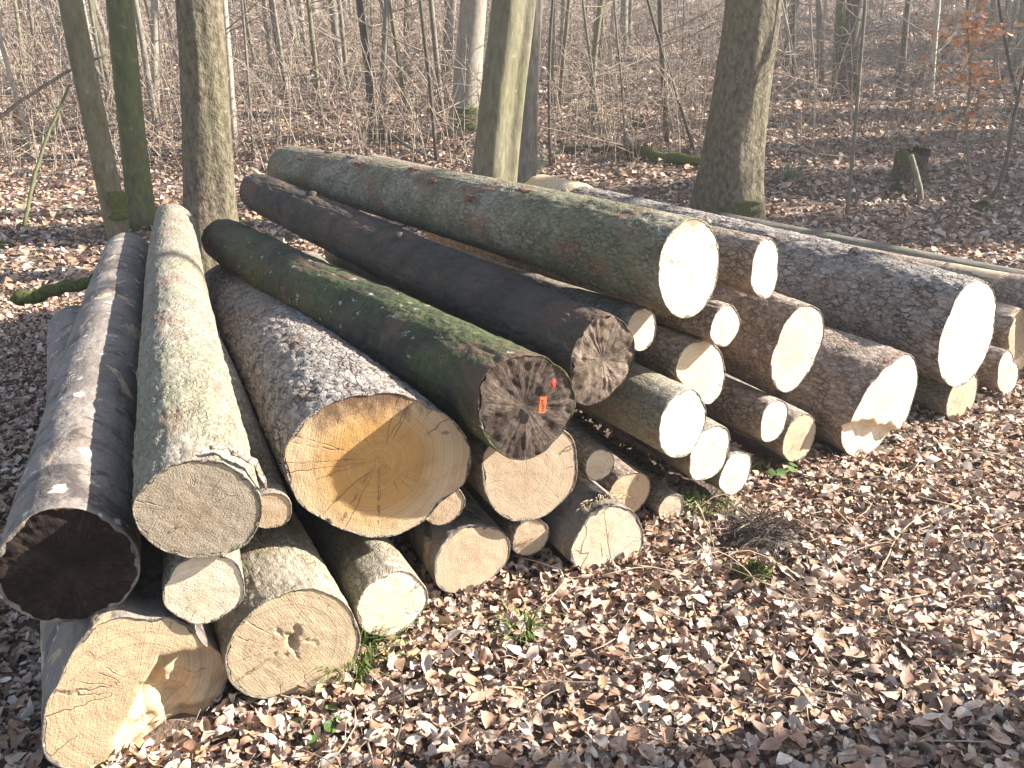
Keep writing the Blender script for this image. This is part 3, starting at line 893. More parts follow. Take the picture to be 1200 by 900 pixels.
# ------------------------------------------------------------------ trees
def twiggy(mb, P, rad, n_br, lr, lo=0.12, ln=(0.5, 1.6), sub=3, rise=0.35):
    """bare side branches with twigs along a stem"""
    for q in range(n_br):
        s = lr.uniform(lo, 0.97)
        k = s * (len(P) - 1); i = int(k)
        p = P[i] + (P[min(i + 1, len(P) - 1)] - P[i]) * (k - i)
        an = lr.uniform(0, 6.28)
        L = lr.uniform(*ln) * (1.1 - 0.6 * s)
        d = np.array([math.cos(an), math.sin(an), lr.normal() * 0.25 + rise])
        d /= np.linalg.norm(d)
        b1 = p + d * L * 0.5 + lr.normal(size=3) * 0.05 * L
        b2 = p + d * L + np.array([0, 0, 0.12 * L]) + lr.normal(size=3) * 0.08 * L
        r = min(rad * 0.42, 0.005 + 0.010 * L) * (1.05 - 0.6 * s)
        BP = smooth_path([p, b1, b2], 5)
        mb.tube(BP, np.linspace(r, 0.0025, 5), 4, caps=False)
        for w in range(sub):
            u = lr.uniform(0.25, 0.95) * 4
            j = min(int(u), 3)
            c = BP[j] + (BP[j + 1] - BP[j]) * (u - j)
            e = d + lr.normal(size=3) * 0.7
            e = e / np.linalg.norm(e) * L * lr.uniform(0.2, 0.5)
            mb.tube([c, c + e * 0.55 + lr.normal(size=3) * 0.02, c + e], [r * 0.45, r * 0.3, 0.0015], 3, caps=False)

def tree(name, pxpath, width, mat, label, group=None, t=None, height=9.0, n_br=12, sides=10, lobes=None, flare=0.0, lean_y=0.0, lo=0.25, sub=3, top_r=0.45, cat='tree', brmat='twig', ln=(0.6, 1.8), seed=0, rings=26):
    """pxpath: base first; the stem stands at the distance where its base meets the floor"""
    if t is None:
        p, t = ground_at(*pxpath[0])
    pts = [at(px, py, t) for (px, py) in pxpath]
    y0 = pts[0][1]
    W = []
    for (px, py) in pxpath:
        d = ray(px, py)
        W.append(CAM + d * (y0 / d[1]))
    W = np.array(W)
    base = W[0].copy(); base[2] = float(gz(base[0], base[1])) - 0.06
    if W[0][2] > base[2] + 0.02 and t is not None:
        W = np.vstack([[W[0][0] - (W[1][0] - W[0][0]) * 0.1, base[1], base[2]], W])
        base = W[0].copy()
    else:
        W[0] = base
    d = W[-1] - W[max(0, len(W) - 3)]; d /= np.linalg.norm(d)
    top = base[2] + height
    lr = np.random.default_rng(1000 + seed + int(pxpath[0][0] * 7))
    p = W[-1].copy()
    ext = []
    while p[2] < top - 0.8:
        d = d + lr.normal(size=3) * 0.04; d[0] *= 0.9; d[2] = abs(d[2]) + 0.02; d /= np.linalg.norm(d)
        p = p + d * 1.2
        ext.append(p.copy())
    if ext: W = np.vstack([W, ext])
    depth = t
    r0 = width / FPX * depth / 2
    P = smooth_path(W, rings)
    P[:, 1] += 0.10 * vnoise(np.linspace(0, 5, rings), pxpath[0][0], 0.5, 6) + lean_y * np.linspace(0, 1, rings)
    s = np.linspace(0, 1, rings)
    rad = r0 * (1 - (1 - top_r) * s) * (1 + 0.05 * vnoise(s * 9, seed + 0.5, pxpath[0][0], 2))
    zrel = P[:, 2] - base[2]
    rad = rad * (1 + flare * np.exp(-zrel / (2.2 * r0)))
    org = base
    root = empty(name, org)
    mb = MB()
    sh = lobes if lobes else (lambda a, u: 1 + 0.04 * np.cos(2 * a + 4 * u) + 0.03 * np.cos(3 * a - 5 * u))
    mb.tube(P - org, rad, sides, sh)
    mb.build('trunk', M[mat], root)
    if n_br:
        mb = MB()
        twiggy(mb, P - org, r0, n_br, lr, lo, ln, sub)
        mb.build('branches', M[brmat], root)['kind'] = 'stuff'
    tag(root, label, cat, group)
    return root, P, rad

def lob2(a, u):   # fluted hornbeam stem
    return 1 + 0.13 * np.cos(2 * (a + 0.5)) + 0.10 * np.cos(3 * a + 1.0 + u) + 0.06 * np.cos(5 * a - u * 2) + 0.03 * np.cos(9 * a + u * 5)
def lobf(a, u):
    f = np.exp(-u * 14)
    return 1 + f * (0.10 * np.cos(5 * a + 1) + 0.07 * np.cos(3 * a)) + 0.02 * np.cos(4 * a + 9 * u) + 0.015 * np.cos(11 * a + 30 * u)

t_lean = tree('tree', [(140, 286), (110, 140), (82, 0)], 25, 't_smooth', 'smooth olive trunk leaning away from its mossy foot behind the log ends', t=8.3, sides=20, lobes=lambda a, u: 1 + 0.10 * np.cos(2 * a + 1) + 0.06 * np.cos(3 * a + 2), n_br=16, lo=0.35, height=12, rings=40)
tree('tree', [(166, 272), (152, 130), (142, 0)], 31, 't_green', 'straight green mossy trunk beside the leaning olive one', t=8.8, sides=20, flare=0.15, n_br=16, lo=0.35, height=12, rings=40)
tree('tree', [(249, 262), (242, 130), (234, 0)], 55, 't_spruce', 'thick flaky-barked spruce trunk at the rear of the pile, between slimmer trees', t=7.1, sides=72, lobes=lambda a, u: lobf(a, u) + 0.02 * vnoise(np.cos(a) * 7, np.sin(a) * 7, u * 60 + 2 * np.cos(a + 1), 3) + 0.010 * vnoise(np.cos(a) * 15, np.sin(a) * 15, u * 120 + 5 * np.sin(a), 4), flare=0.35, n_br=20, lo=0.4, height=11, rings=240)
tree('tree', [(577, 222), (588, 110), (601, 0)], 55, 't_smooth', 'stout fluted hornbeam trunk rising right behind the top log', t=8.6, sides=48, lobes=lob2, flare=0.06, n_br=18, lo=0.4, height=12, rings=60)
tree('tree', [(617, 195), (620, 90), (624, 0)], 24, 't_grey', 'slimmer ribbed trunk standing close behind the stout fluted hornbeam', t=9.8, sides=28, lobes=lob2, n_br=14, lo=0.3, height=11, rings=40)
t_back = tree('tree', [(545, 158), (549, 80), (555, 0)], 34, 't_pale', 'thick pale trunk with mossy foot farther back beside the fluted hornbeam', sides=24, flare=0.5, n_br=16, lo=0.35, height=12, rings=50)
t_big = tree('tree', [(852, 252), (866, 120), (881, 0)], 62, 't_spruce', 'thick spruce trunk with flaring foot beyond the largest grey log', t=9.4, sides=72, lobes=lambda a, u: lobf(a, u) + 0.015 * vnoise(np.cos(a) * 8, np.sin(a) * 8, u * 55 + 2 * np.cos(a + 1), 3) + 0.010 * vnoise(np.cos(a) * 17, np.sin(a) * 17, u * 110 + 5 * np.sin(a), 4), flare=0.5, n_br=20, lo=0.4, height=11, rings=240)
t_dark = tree('tree', [(991, 116), (994, 60), (1002, 0)], 21, 't_dark', 'dark mid-sized trunk with a mossy foot, next to a slimmer greenish one', sides=18, flare=0.3, n_br=14, height=12)
tree('tree', [(979, 112), (981, 60), (985, 0)], 12, 't_green', 'slim greenish trunk hugging the dark mid-sized trunk', sides=14, n_br=10, height=11)

def moss_sleeve(info, z0, z1, a0, a1, n=16, m=12):
    root, P, rad = info
    o = np.array(root.location)
    V = []
    for i in range(n):
        z = o[2] + z0 + (z1 - z0) * i / (n - 1)
        c = np.array([np.interp(z, P[:, 2], P[:, k]) for k in range(2)]); r = np.interp(z, P[:, 2], rad)
        for j in range(m):
            v = j / (m - 1)
            an = a0 + (a1 - a0) * v + 0.25 * math.sin(i * 1.3)
            q = min(i, n - 1 - i) / 3; w = min(j, m - 1 - j) / 2
            rr = r * 1.10 + (0.016 if q >= 1 and w >= 1 else -0.02 - 0.1 * r) + 0.006 * math.sin(i * 5.1 + j * 3.7)
            V.append((c[0] - o[0] + rr * math.cos(an), c[1] - o[1] + rr * math.sin(an), z - o[2]))
    Q = [[i * m + j, i * m + j + 1, (i + 1) * m + j + 1, (i + 1) * m + j] for i in range(n - 1) for j in range(m - 1)]
    mesh_obj('moss', np.array(V), [np.array(Q)], M['moss'], root)
BARKW = {'t_grey': 'grey-barked', 't_dark': 'dark-barked', 't_pale': 'pale-barked', 't_smooth': 'olive-barked'}
MARKS = [(-0.62, 'well beyond the leaning olive trunk'), (-0.46, 'behind the leaning olive trunk'), (-0.33, 'behind the thick flaky spruce trunk'), (-0.17, 'between flaky spruce and pale thick trunk'),
         (-0.03, 'behind the stout fluted hornbeam'), (0.12, 'between fluted hornbeam and flaring spruce'), (0.26, 'behind the flaring spruce trunk'), (0.38, 'around the dark mid-sized trunk'), (0.54, 'behind the orange-leaved young beech')]
def slim_label(m, slope):
    w = min(MARKS, key=lambda q: abs(q[0] - slope))[1]
    return 'slim %s bare tree in the wood %s' % (BARKW[m], w), 'slim %s trees %s' % (BARKW[m], w)
moss_sleeve(t_lean, 0.22, 0.62, -1.9, 0.9)
moss_sleeve(t_back, 0.05, 0.55, -2.6, 0.2)
moss_sleeve(t_dark, 0.05, 0.6, -1.6, 0.3)
moss_sleeve(t_big, 0.02, 0.30, -2.0, -1.0)
slim = [
 ([(437, 166), (433, 95), (421, 0)], 9, 't_dark'), ([(446, 168), (450, 80), (454, 0)], 8, 't_grey'),
 ([(399, 110), (396, 60), (390, 0)], 10, 't_grey'), ([(409, 116), (403, 60), (397, 0)], 6, 't_grey'),
 ([(377, 147), (368, 60), (361, 0)], 6, 't_smooth'), ([(511, 192), (503, 90), (492, 0)], 5, 't_dark'),
 ([(477, 150), (467, 70), (457, 0)], 5, 't_smooth'), ([(519, 147), (512, 70), (505, 0)], 7, 't_grey'),
 ([(276, 182), (270, 90), (263, 0)], 9, 't_pale'), ([(297, 182), (290, 70), (284, 0)], 3.5, 't_grey'),
 ([(311, 114), (295, 60), (285, 0)], 5, 't_grey'), ([(320, 106), (315, 50), (309, 0)], 5, 't_grey'),
 ([(338, 108), (325, 50), (318, 0)], 4.5, 't_dark'), ([(351, 74), (343, 35), (335, 0)], 8, 't_grey'),
 ([(521, 80), (523, 40), (526, 0)], 7, 't_dark'), ([(34, 188), (27, 135), (13, 88), (1, 40), (-6, 0)], 5.5, 't_pale'),
 ([(86, 108), (68, 50), (51, 0)], 4.5, 't_pale'), ([(185, 158), (173, 98), (156, 0)], 8, 't_grey'),
 ([(188, 88), (179, 40), (170, 0)], 4.5, 't_dark'), ([(210, 78), (201, 40), (192, 0)], 5, 't_grey'),
 ([(128, 60), (120, 30), (110, 0)], 7, 't_grey'), ([(41, 55), (37, 25), (34, 0)], 5, 't_grey'),
 ([(693, 153), (697, 53), (706, 0)], 8, 't_smooth'), ([(704, 161), (691, 60), (683, 0)], 3.5, 't_grey'),
 ([(781, 169), (777, 80), (773, 0)], 7, 't_dark'), ([(811, 177), (792, 107), (762, 14), (759, 0)], 4, 't_dark'),
 ([(655, 132), (661, 60), (667, 0)], 5, 't_smooth'), ([(733, 188), (731, 115), (720, 0)], 3, 't_grey'),
 ([(645, 198), (643, 80), (648, 0)], 4, 't_dark'), ([(737, 56), (738, 25), (739, 0)], 5, 't_grey'),
 ([(704, 72), (705, 35), (706, 0)], 8, 't_dark'), ([(957, 116), (953, 60), (950, 0)], 3, 't_pale'),
 ([(938, 106), (927, 50), (915, 0)], 3, 't_pale'), ([(962, 100), (960, 50), (959, 0)], 8, 't_grey'),
 ([(1173, 106), (1166, 50), (1163, 0)], 6, 't_grey'), ([(1050, 90), (1057, 45), (1065, 0)], 3, 't_pale'),
 ([(903, 86), (904, 40), (907, 0)], 6, 't_dark'), ([(925, 92), (921, 40), (918, 0)], 5, 't_grey'),
]
for q, (pp, w, m) in enumerate(slim):
    lb, gp = slim_label(m, (pp[0][0] - 600) / 1040)
    tree('slim_tree', pp, w, m, lb, gp, height=8.5, n_br=11, sides=8, lo=0.08, sub=3, seed=q, rings=16, ln=(0.4, 1.5))
# sapling with long side branches in front of the dark trunk
root, P, rad = tree('sapling', [(991, 256), (1000, 160), (1013, 20), (1015, 0)], 5, 't_grey', 'thin forked sapling with long drooping side branches before the dark trunk', None, height=4.5, n_br=4, sides=8, lo=0.4, rings=20, ln=(0.3, 0.7))
mb = MB()
o_ = np.array(root.location)
_, tt = ground_at(991, 256)
for path, r in (([(1002, 138), (1050, 95), (1085, 70), (1122, 36)], .010), ([(1006, 85), (1035, 40), (1063, -5)], .009), ([(1000, 160), (965, 125), (945, 80)], .006), ([(996, 215), (960, 185), (905, 152)], .006)):
    Q_ = smooth_path([at(x, y, tt) for x, y in path], 8) - o_
    mb = MB(); mb.tube(Q_, np.linspace(r, 0.003, 8), 5)
    mb.build('side_branch', M['t_grey'], root)
# right-hand sapling pair
root, P, rad = tree('sapling', [(1160, 232), (1177, 200), (1192, 117), (1200, 73), (1206, 0)], 5, 't_dark', 'dark crooked forked sapling near the orange-leaved young beech', None, height=5, n_br=5, sides=8, rings=20, ln=(0.3, 0.8))
mb = MB(); o_ = np.array(root.location); _, tt = ground_at(1160, 232)
mb.tube(smooth_path([at(x, y, tt) for x, y in ((1191, 112), (1180, 60), (1168, -10))], 8) - o_, np.linspace(0.022, 0.012, 8), 6)
mb.build('side_branch', M['t_dark'], root)
root, P, rad = tree('sapling', [(1084, 242), (1074, 205), (1068, 182)], 8, 't_grey', 'short broken grey stub leaning by the mossy stump', None, height=0.75, n_br=0, sides=9, rings=8, top_r=0.7)

# ---- leaves
PAL = np.array([(0.44, 0.30, 0.215), (0.34, 0.21, 0.145), (0.51, 0.385, 0.29), (0.59, 0.48, 0.38), (0.25, 0.148, 0.10), (0.41, 0.24, 0.15), (0.65, 0.555, 0.455), (0.17, 0.11, 0.08), (0.49, 0.315, 0.18), (0.47, 0.385, 0.315)])
PW = np.array([0.22, 0.15, 0.21, 0.11, 0.07, 0.10, 0.015, 0.035, 0.06, 0.05]); PW /= PW.sum()

_o = [(0, 0), (0.10, -0.42), (0.28, -0.88), (0.48, -1.0), (0.70, -0.78), (0.88, -0.36), (1.0, 0), (0.88, 0.36), (0.70, 0.78), (0.48, 1.0), (0.28, 0.88), (0.10, 0.42), (0.28, 0), (0.48, 0), (0.70, 0)]
LT_UV = np.array(_o, float)
LT_F = np.array([(0, 1, 12), (1, 2, 12), (2, 3, 12), (3, 13, 12), (3, 4, 13), (4, 14, 13), (4, 5, 14), (5, 6, 14), (6, 7, 14), (7, 8, 14), (8, 9, 13), (8, 13, 14), (9, 10, 12), (9, 12, 13), (10, 11, 12), (11, 0, 12)])
FAR_UV = np.array([(0, 0), (0.35, -0.95), (0.75, -0.7), (1, 0), (0.75, 0.7), (0.35, 0.95)], float)
FAR_F = np.array([(0, 1, 5), (1, 2, 4), (1, 4, 5), (2, 3, 4)])

def leaf_verts(n, length, width, lr, curl=1.0, uv=None):
    """(n,k,3) curled leaves around their own centre, lying in XY"""
    uv = LT_UV if uv is None else uv
    k = len(uv)
    u = uv[:, 0][None] - 0.5
    v = uv[:, 1][None]
    Ln = length[:, None]; Wd = width[:, None]
    lob = 1 + 0.10 * lr.normal(size=(n, 1)) * np.cos(u * 19) + lr.normal(size=(n, k)) * 0.04
    x = (u + lr.normal(size=(n, k)) * 0.02) * Ln
    y = v * lob * Wd * 0.5
    fold = np.abs(lr.normal(size=(n, 1))) * 0.65 * curl * np.sign(lr.uniform(size=(n, 1)) - 0.3)
    bend = lr.normal(size=(n, 1)) * 0.85 * curl
    twist = lr.normal(size=(n, 1)) * 0.8 * curl
    wav = lr.normal(size=(n, 1)) * 0.10 * curl
    z = fold * np.abs(y) ** 1.5 / (Wd * 0.5) ** 0.5 + bend * x * x / Ln + twist * x * y / Ln * 1.4 + wav * Wd * np.sin(u * 12 + lr.uniform(0, 6, (n, 1))) * np.sign(v) + lr.normal(size=(n, k)) * 0.008 * Ln * curl
    return np.stack([x, y, z], -1)

def rotate(V, yaw, tilt, tdir):
    c, s = np.cos(yaw)[:, None], np.sin(yaw)[:, None]
    x, y, z = V[..., 0] * c - V[..., 1] * s, V[..., 0] * s + V[..., 1] * c, V[..., 2]
    kx, ky = np.cos(tdir)[:, None], np.sin(tdir)[:, None]     # tilt about the axis (kx,ky,0)
    ct, st_ = np.cos(tilt)[:, None], np.sin(tilt)[:, None]
    dot = kx * x + ky * y
    X = x * ct + (ky * z) * st_ + kx * dot * (1 - ct)
    Y = y * ct + (-kx * z) * st_ + ky * dot * (1 - ct)
    Zz = z * ct + (kx * y - ky * x) * st_
    return np.stack([X, Y, Zz], -1)

def frustum_points(n, ymin, ymax, lr, power=1.0, marg=1.18):
    y = (ymin ** power + (ymax ** power - ymin ** power) * lr.uniform(size=n)) ** (1 / power)
    x = lr.uniform(-1, 1, size=n) * (0.62 * y * marg + 0.35)
    return x, y

def scatter_leaves(name, x, y, size, lift, tilt, lr, label, curl=1.0, bright=1.0, far=False):
    n = len(x)
    ln = size * np.clip(np.exp(lr.normal(size=n) * 0.36), 0.35, 1.7)
    uv, ft = (FAR_UV, FAR_F) if far else (LT_UV, LT_F)
    kk = len(uv)
    V = leaf_verts(n, ln, ln * lr.uniform(0.36, 0.76, n), lr, curl, uv)
    V = rotate(V, lr.uniform(0, 6.28, n), np.abs(lr.normal(size=n)) * tilt, lr.uniform(0, 6.28, n))
    z = gz(x, y) + 0.004 + lift * lr.uniform(size=n) ** 1.4
    low = V[..., 2].min(axis=1)
    P = np.stack([x, y, z - 0.55 * low], -1)
    V = V + P[:, None]
    c = PAL[lr.choice(len(PAL), n, p=PW)] * lr.uniform(0.75, 1.25, (n, 1)) * bright
    C = np.repeat(c, kk, axis=0)
    F = (ft[None] + (np.arange(n) * kk)[:, None, None]).reshape(-1, 3)
    o = mesh_obj(name, V.reshape(-1, 3), [F], M['leaf'], None, True, C)
    tag(o, label, 'leaves', None, 'stuff')
    return o

lr = np.random.default_rng(3)
# deep litter near the camera
x1, y1 = frustum_points(96000, 1.0, 6.6, lr, 1.45)
keep = np.ones(len(x1), bool)
for k in (1, 5, 6, 13, 15, 17, 21, 29, 30, 32, 34, 14):     # nothing inside the lowest logs
    A, B, r0, r1 = LOGS[k]; A, B = np.array(A[:2]), np.array(B[:2])
    d = (B - A) / np.linalg.norm(B - A)
    q = np.stack([x1, y1], -1) - A
    s_ = q @ d; w_ = np.abs(q @ np.array([d[1], -d[0]]))
    keep &= ~((s_ > 0.03) & (s_ < np.linalg.norm(B - A)) & (w_ < r0 * 0.85))
x1, y1 = x1[keep], y1[keep]
nr_ = y1 < 3.2
scatter_leaves('leaf_litter', x1[nr_], y1[nr_], 0.033, 0.036, 0.45, lr, 'deep litter of curled dry beech leaves on the ground before the logs')
scatter_leaves('leaf_litter', x1[~nr_], y1[~nr_], 0.037, 0.036, 0.45, lr, 'dry leaves heaped around and under the far side of the log ends', far=True)
x2, y2 = frustum_points(52000, 6.5, 16.0, lr, 1.2)
scatter_leaves('leaf_litter', x2, y2, 0.072, 0.04, 0.45, lr, 'dry leaves strewn over the floor around the big trees behind the pile', 0.8, far=True)
x3, y3 = frustum_points(42000, 15.0, 46.0, lr, 1.1)
scatter_leaves('leaf_litter', x3, y3, 0.14, 0.05, 0.4, lr, 'leaf carpet on the rising slope deep in the wood', 0.7, far=True)

# stalks, needles and crumbs of twig in the litter
mb = MB()
xs, ys = frustum_points(7000, 1.1, 6.0, lr, 1.4)
zs = gz(xs, ys)
for q in range(len(xs)):
    if ys[q] > 2.45 + 0.70 * xs[q]: continue
    b = np.array([xs[q], ys[q], zs[q] + lr.uniform(0.012, 0.05)])
    an = lr.uniform(0, 6.28); L = lr.uniform(0.012, 0.07)
    d = np.array([math.cos(an), math.sin(an), lr.normal() * 0.25]) * L
    w = lr.uniform(0.0006, 0.0017)
    mb.tube([b, b + d * 0.5 + lr.normal(size=3) * 0.004, b + d], [w, w, w * 0.6], 3, caps=False)
tag(mb.build('litter_crumbs', M['twig']), 'fine stalks and twig crumbs scattered through the litter', 'litter', None, 'stuff')

# single large leaves lying on top, shared shapes
LEAF_ME = []
for v in range(14):
    ln = np.array([random.uniform(0.05, 0.078)])
    V = leaf_verts(1, ln, ln * random.uniform(0.42, 0.66), lr, 0.7)[0]
    c = PAL[[0, 2, 3, 6, 8, 5, 2, 3, 1, 9, 0, 6, 4, 5][v]] * random.uniform(0.9, 1.15)
    me_o = mesh_obj('leaf', V, [LT_F], M['leaf'], None, True, np.repeat(c[None], len(LT_UV), axis=0))
    LEAF_ME.append(me_o.data)
    bpy.data.objects.remove(me_o)
cnt = 0
while cnt < 290:
    y = random.uniform(1.25, 3.4) if cnt < 220 else random.uniform(3, 5)
    x = random.uniform(-0.75, 0.75) * y
    if y > 2.30 + 0.70 * x - 0.05: continue
    o = bpy.data.objects.new('leaf', LEAF_ME[cnt % 14])
    col.objects.link(o)
    o.parent = ground
    o.location = (x, y, float(gz(x, y)) + random.uniform(0.035, 0.055))
    o.rotation_euler = (random.gauss(0, 0.3), random.gauss(0, 0.3), random.uniform(0, 6.28))
    cnt += 1

# young beech that kept its orange leaves
root, P, rad = tree('beech_sapling', [(1138, 222), (1133, 150), (1140, 83), (1137, 0)], 4, 't_grey', 'young beech still holding orange-brown dead leaves', None, height=4.2, n_br=12, sides=8, lo=0.2, rings=18, ln=(0.3, 0.8))
tb = float(np.linalg.norm(np.array(root.location)[:2]))
nl = 520
lr2 = np.random.default_rng(12)
ang = lr2.uniform(0, 6.28, nl); hh = lr2.uniform(0.95, 3.6, nl)
clump = np.round(hh / 0.45) * 0.45 + lr2.normal(size=nl) * 0.10
ax_ = np.interp(clump, P[:, 2] - root.location[2], P[:, 0] - root.location[0])
rr = np.abs(lr2.normal(size=nl)) * 0.30 + 0.04
ln = lr2.uniform(0.08, 0.13, nl)
V = leaf_verts(nl, ln, ln * 0.6, lr2, 0.9)
V = rotate(V, lr2.uniform(0, 6.28, nl), lr2.normal(size=nl) * 0.9, lr2.uniform(0, 6.28, nl))
V = V + np.stack([ax_ + rr * np.cos(ang), rr * np.sin(ang), clump], -1)[:, None]
c = np.array([(0.66, 0.32, 0.15), (0.74, 0.45, 0.27), (0.56, 0.26, 0.12)])[lr2.integers(0, 3, nl)]
F = (LT_F[None] + (np.arange(nl) * len(LT_UV))[:, None, None]).reshape(-1, 3)
o = mesh_obj('leaves', V.reshape(-1, 3), [F], M['leaf'], root, True, np.repeat(c, len(LT_UV), axis=0)); o['kind'] = 'stuff'

# ---- more trees farther back, and those standing outside the picture that shade it
lr3 = np.random.default_rng(44)
def free_tree(x, y, d, h, mat, name, label, group, nb, sides=7, seed=0, ln=(0.5, 1.6), lo=0.12, lean=0.06, rings=12, sub=3):
    l_ = np.random.default_rng(seed)
    base = np.array([x, y, float(gz(x, y)) - 0.05])
    n = rings
    s = np.linspace(0, 1, n)
    P = np.zeros((n, 3))
    le = l_.normal(size=2) * lean * h
    cv = np.cumsum(l_.normal(size=(n, 2)) * 0.012 * h / 6, axis=0)
    P[:, 0] = le[0] * s + cv[:, 0]; P[:, 1] = le[1] * s + cv[:, 1]; P[:, 2] = h * s
    root = empty(name, base)
    mb = MB(); mb.tube(P, d / 2 * (1 - 0.6 * s) * (1 + 0.25 * np.exp(-s * 25)), sides); mb.build('trunk', M[mat], root)
    mb = MB(); twiggy(mb, P, d / 2, nb, l_, lo, ln, sub); mb.build('branches', M['twig'], root)['kind'] = 'stuff'
    tag(root, label, 'tree', group)
n_ = 0
while n_ < 250:
    y = 15 + 30 * lr3.uniform() ** 0.8
    x = lr3.uniform(-0.66, 0.66) * y * 1.05
    # the wood is thinner on the slope behind the right spruce
    if x > 0.15 * y and lr3.uniform() < 0.62: continue
    d = abs(lr3.normal()) * 0.05 + 0.045
    if lr3.uniform() < 0.12: d += 0.12
    m = ['t_grey', 't_dark', 't_pale', 't_smooth', 't_grey'][int(lr3.integers(0, 5))]
    lb, gp = slim_label(m, x / y)
    free_tree(x, y, d, lr3.uniform(5.5, 9.5), m, 'slim_tree', lb, gp, 9, 7, 500 + n_)
    n_ += 1
GO = 'trees standing off beside the clearing'
for q, (x, y, d, h) in enumerate([(7.2, 2.50, 0.44, 11), (15, 6.2, 0.3, 11), (10.5, 8.2, 0.25, 11), (14, 11.5, 0.40, 13), (17, 15, 0.35, 12), (13, 17.5, 0.25, 12), (19, 8.5, 0.40, 13), (21, 21, 0.4, 12), (18, 27, 0.3, 11), (24, 14, 0.3, 13)]):
    free_tree(x, y, d, h, 't_grey' if q % 2 else 't_spruce', 'tall_tree', 'tall bare tree standing off beside the clearing', GO, 26, 12, 900 + q, (0.8, 2.6), 0.22, 0.02, 20, 4)

# evergreen spruces beyond the clearing: their crowns throw the shade bands on the slope
for q, (x, y, h) in enumerate([(15.5, 10.2, 9.5), (20, 14.2, 11), (25, 20.5, 12), (19, 27.5, 11), (30, 28, 12), (17.5, 12.2, 10.5), (22, 16.5, 12), (17, 22.5, 11), (27, 25, 12), (24, 31, 11), (33, 19.5, 12)]):
    l_ = np.random.default_rng(300 + q)
    root = empty('spruce_tree', (x, y, float(gz(x, y)) - 0.05))
    mb = MB(); mb.tube([(0, 0, 0), (0.05, 0, h * 0.5), (0, 0.05, h)], [0.2, 0.13, 0.02], 12); mb.build('trunk', M['t_spruce'], root)
    nn = 5200
    hh_ = h * (0.28 + 0.72 * l_.uniform(size=nn) ** 1.3)
    rr_ = (0.15 + 2.1 * (1 - hh_ / h)) * l_.uniform(size=nn) ** 0.6
    whorl = np.round(l_.uniform(0, 6.28, nn) / 0.45) * 0.45 + l_.normal(size=nn) * 0.10 + np.round(hh_ / 0.4) * 1.3
    c_ = np.stack([rr_ * np.cos(whorl), rr_ * np.sin(whorl), np.round(hh_ / 0.4) * 0.4 - 0.28 * rr_ + l_.normal(size=nn) * 0.05], -1)
    lv = leaf_verts(nn, np.full(nn, 0.34), np.full(nn, 0.11), l_, 0.4, FAR_UV)
    lv = rotate(lv, whorl + l_.normal(size=nn) * 0.6, l_.normal(size=nn) * 0.4, l_.uniform(0, 6.28, nn)) + c_[:, None]
    mesh_obj('crown', lv.reshape(-1, 3), [(FAR_F[None] + (np.arange(nn) * 6)[:, None, None]).reshape(-1, 3)], M['needle'], root)['kind'] = 'stuff'
    tag(root, 'dark evergreen spruce standing beyond the clearing', 'tree', 'evergreen spruces beyond the clearing')

# tangle of bare brushwood between the stems
mb = MB()
lr4 = np.random.default_rng(77)
for q in range(4400):
    y = 11.5 + 30 * lr4.uniform() ** 1.15
    x = lr4.uniform(-0.68, 0.68) * y
    if x > 0.25 * y and lr4.uniform() < 0.40: continue
    b = np.array([x, y, float(gz(x, y)) - 0.02])
    h = lr4.uniform(0.3, 2.2) * (0.75 if y < 15 else 1.0)
    le = lr4.normal(size=3) * 0.35 * h; le[2] = 0
    r = 0.0035 + 0.00022 * y + 0.002 * h
    P = smooth_path([b, b + [le[0] * 0.35, le[1] * 0.35, h * 0.55], b + [le[0], le[1], h]], 5)
    mb.tube(P, np.linspace(r, r * 0.35, 5), 3, caps=False)
    for w in range(3):
        j = int(lr4.integers(1, 4))
        e = lr4.normal(size=3) * [1, 1, 0.5]; e[2] = abs(e[2]) * 0.6; e = e / np.linalg.norm(e) * lr4.uniform(0.2, 0.6) * h
        mb.tube([P[j], P[j] + e * 0.5 + lr4.normal(size=3) * 0.03, P[j] + e], [r * 0.6, r * 0.45, r * 0.2], 3, caps=False)
for q in range(900):          # bent and fallen sticks crossing it
    y = 11 + 28 * lr4.uniform() ** 1.1
    x = lr4.uniform(-0.68, 0.68) * y
    b = np.array([x, y, float(gz(x, y)) + lr4.uniform(0.0, 0.5)])
    an = lr4.uniform(0, 6.28); L = lr4.uniform(0.6, 2.6); el = abs(lr4.normal()) * 0.4
    d = np.array([math.cos(an) * math.cos(el), math.sin(an) * math.cos(el), math.sin(el)]) * L
    r = 0.004 + 0.0003 * y
    P = smooth_path([b, b + d * 0.5 + lr4.normal(size=3) * 0.12, b + d], 5)
    mb.tube(P, np.linspace(r, r * 0.4, 5), 3, caps=False)
    for w in range(3):
        e = d / L + lr4.normal(size=3) * 0.8; e = e / np.linalg.norm(e) * lr4.uniform(0.15, 0.5)
        j = int(lr4.integers(1, 4))
        mb.tube([P[j], P[j] + e], [r * 0.55, r * 0.25], 3, caps=False)
tag(mb.build('undergrowth', M['twig']), 'tangle of thin bare twigs and brush between the trees', 'undergrowth', None, 'stuff')

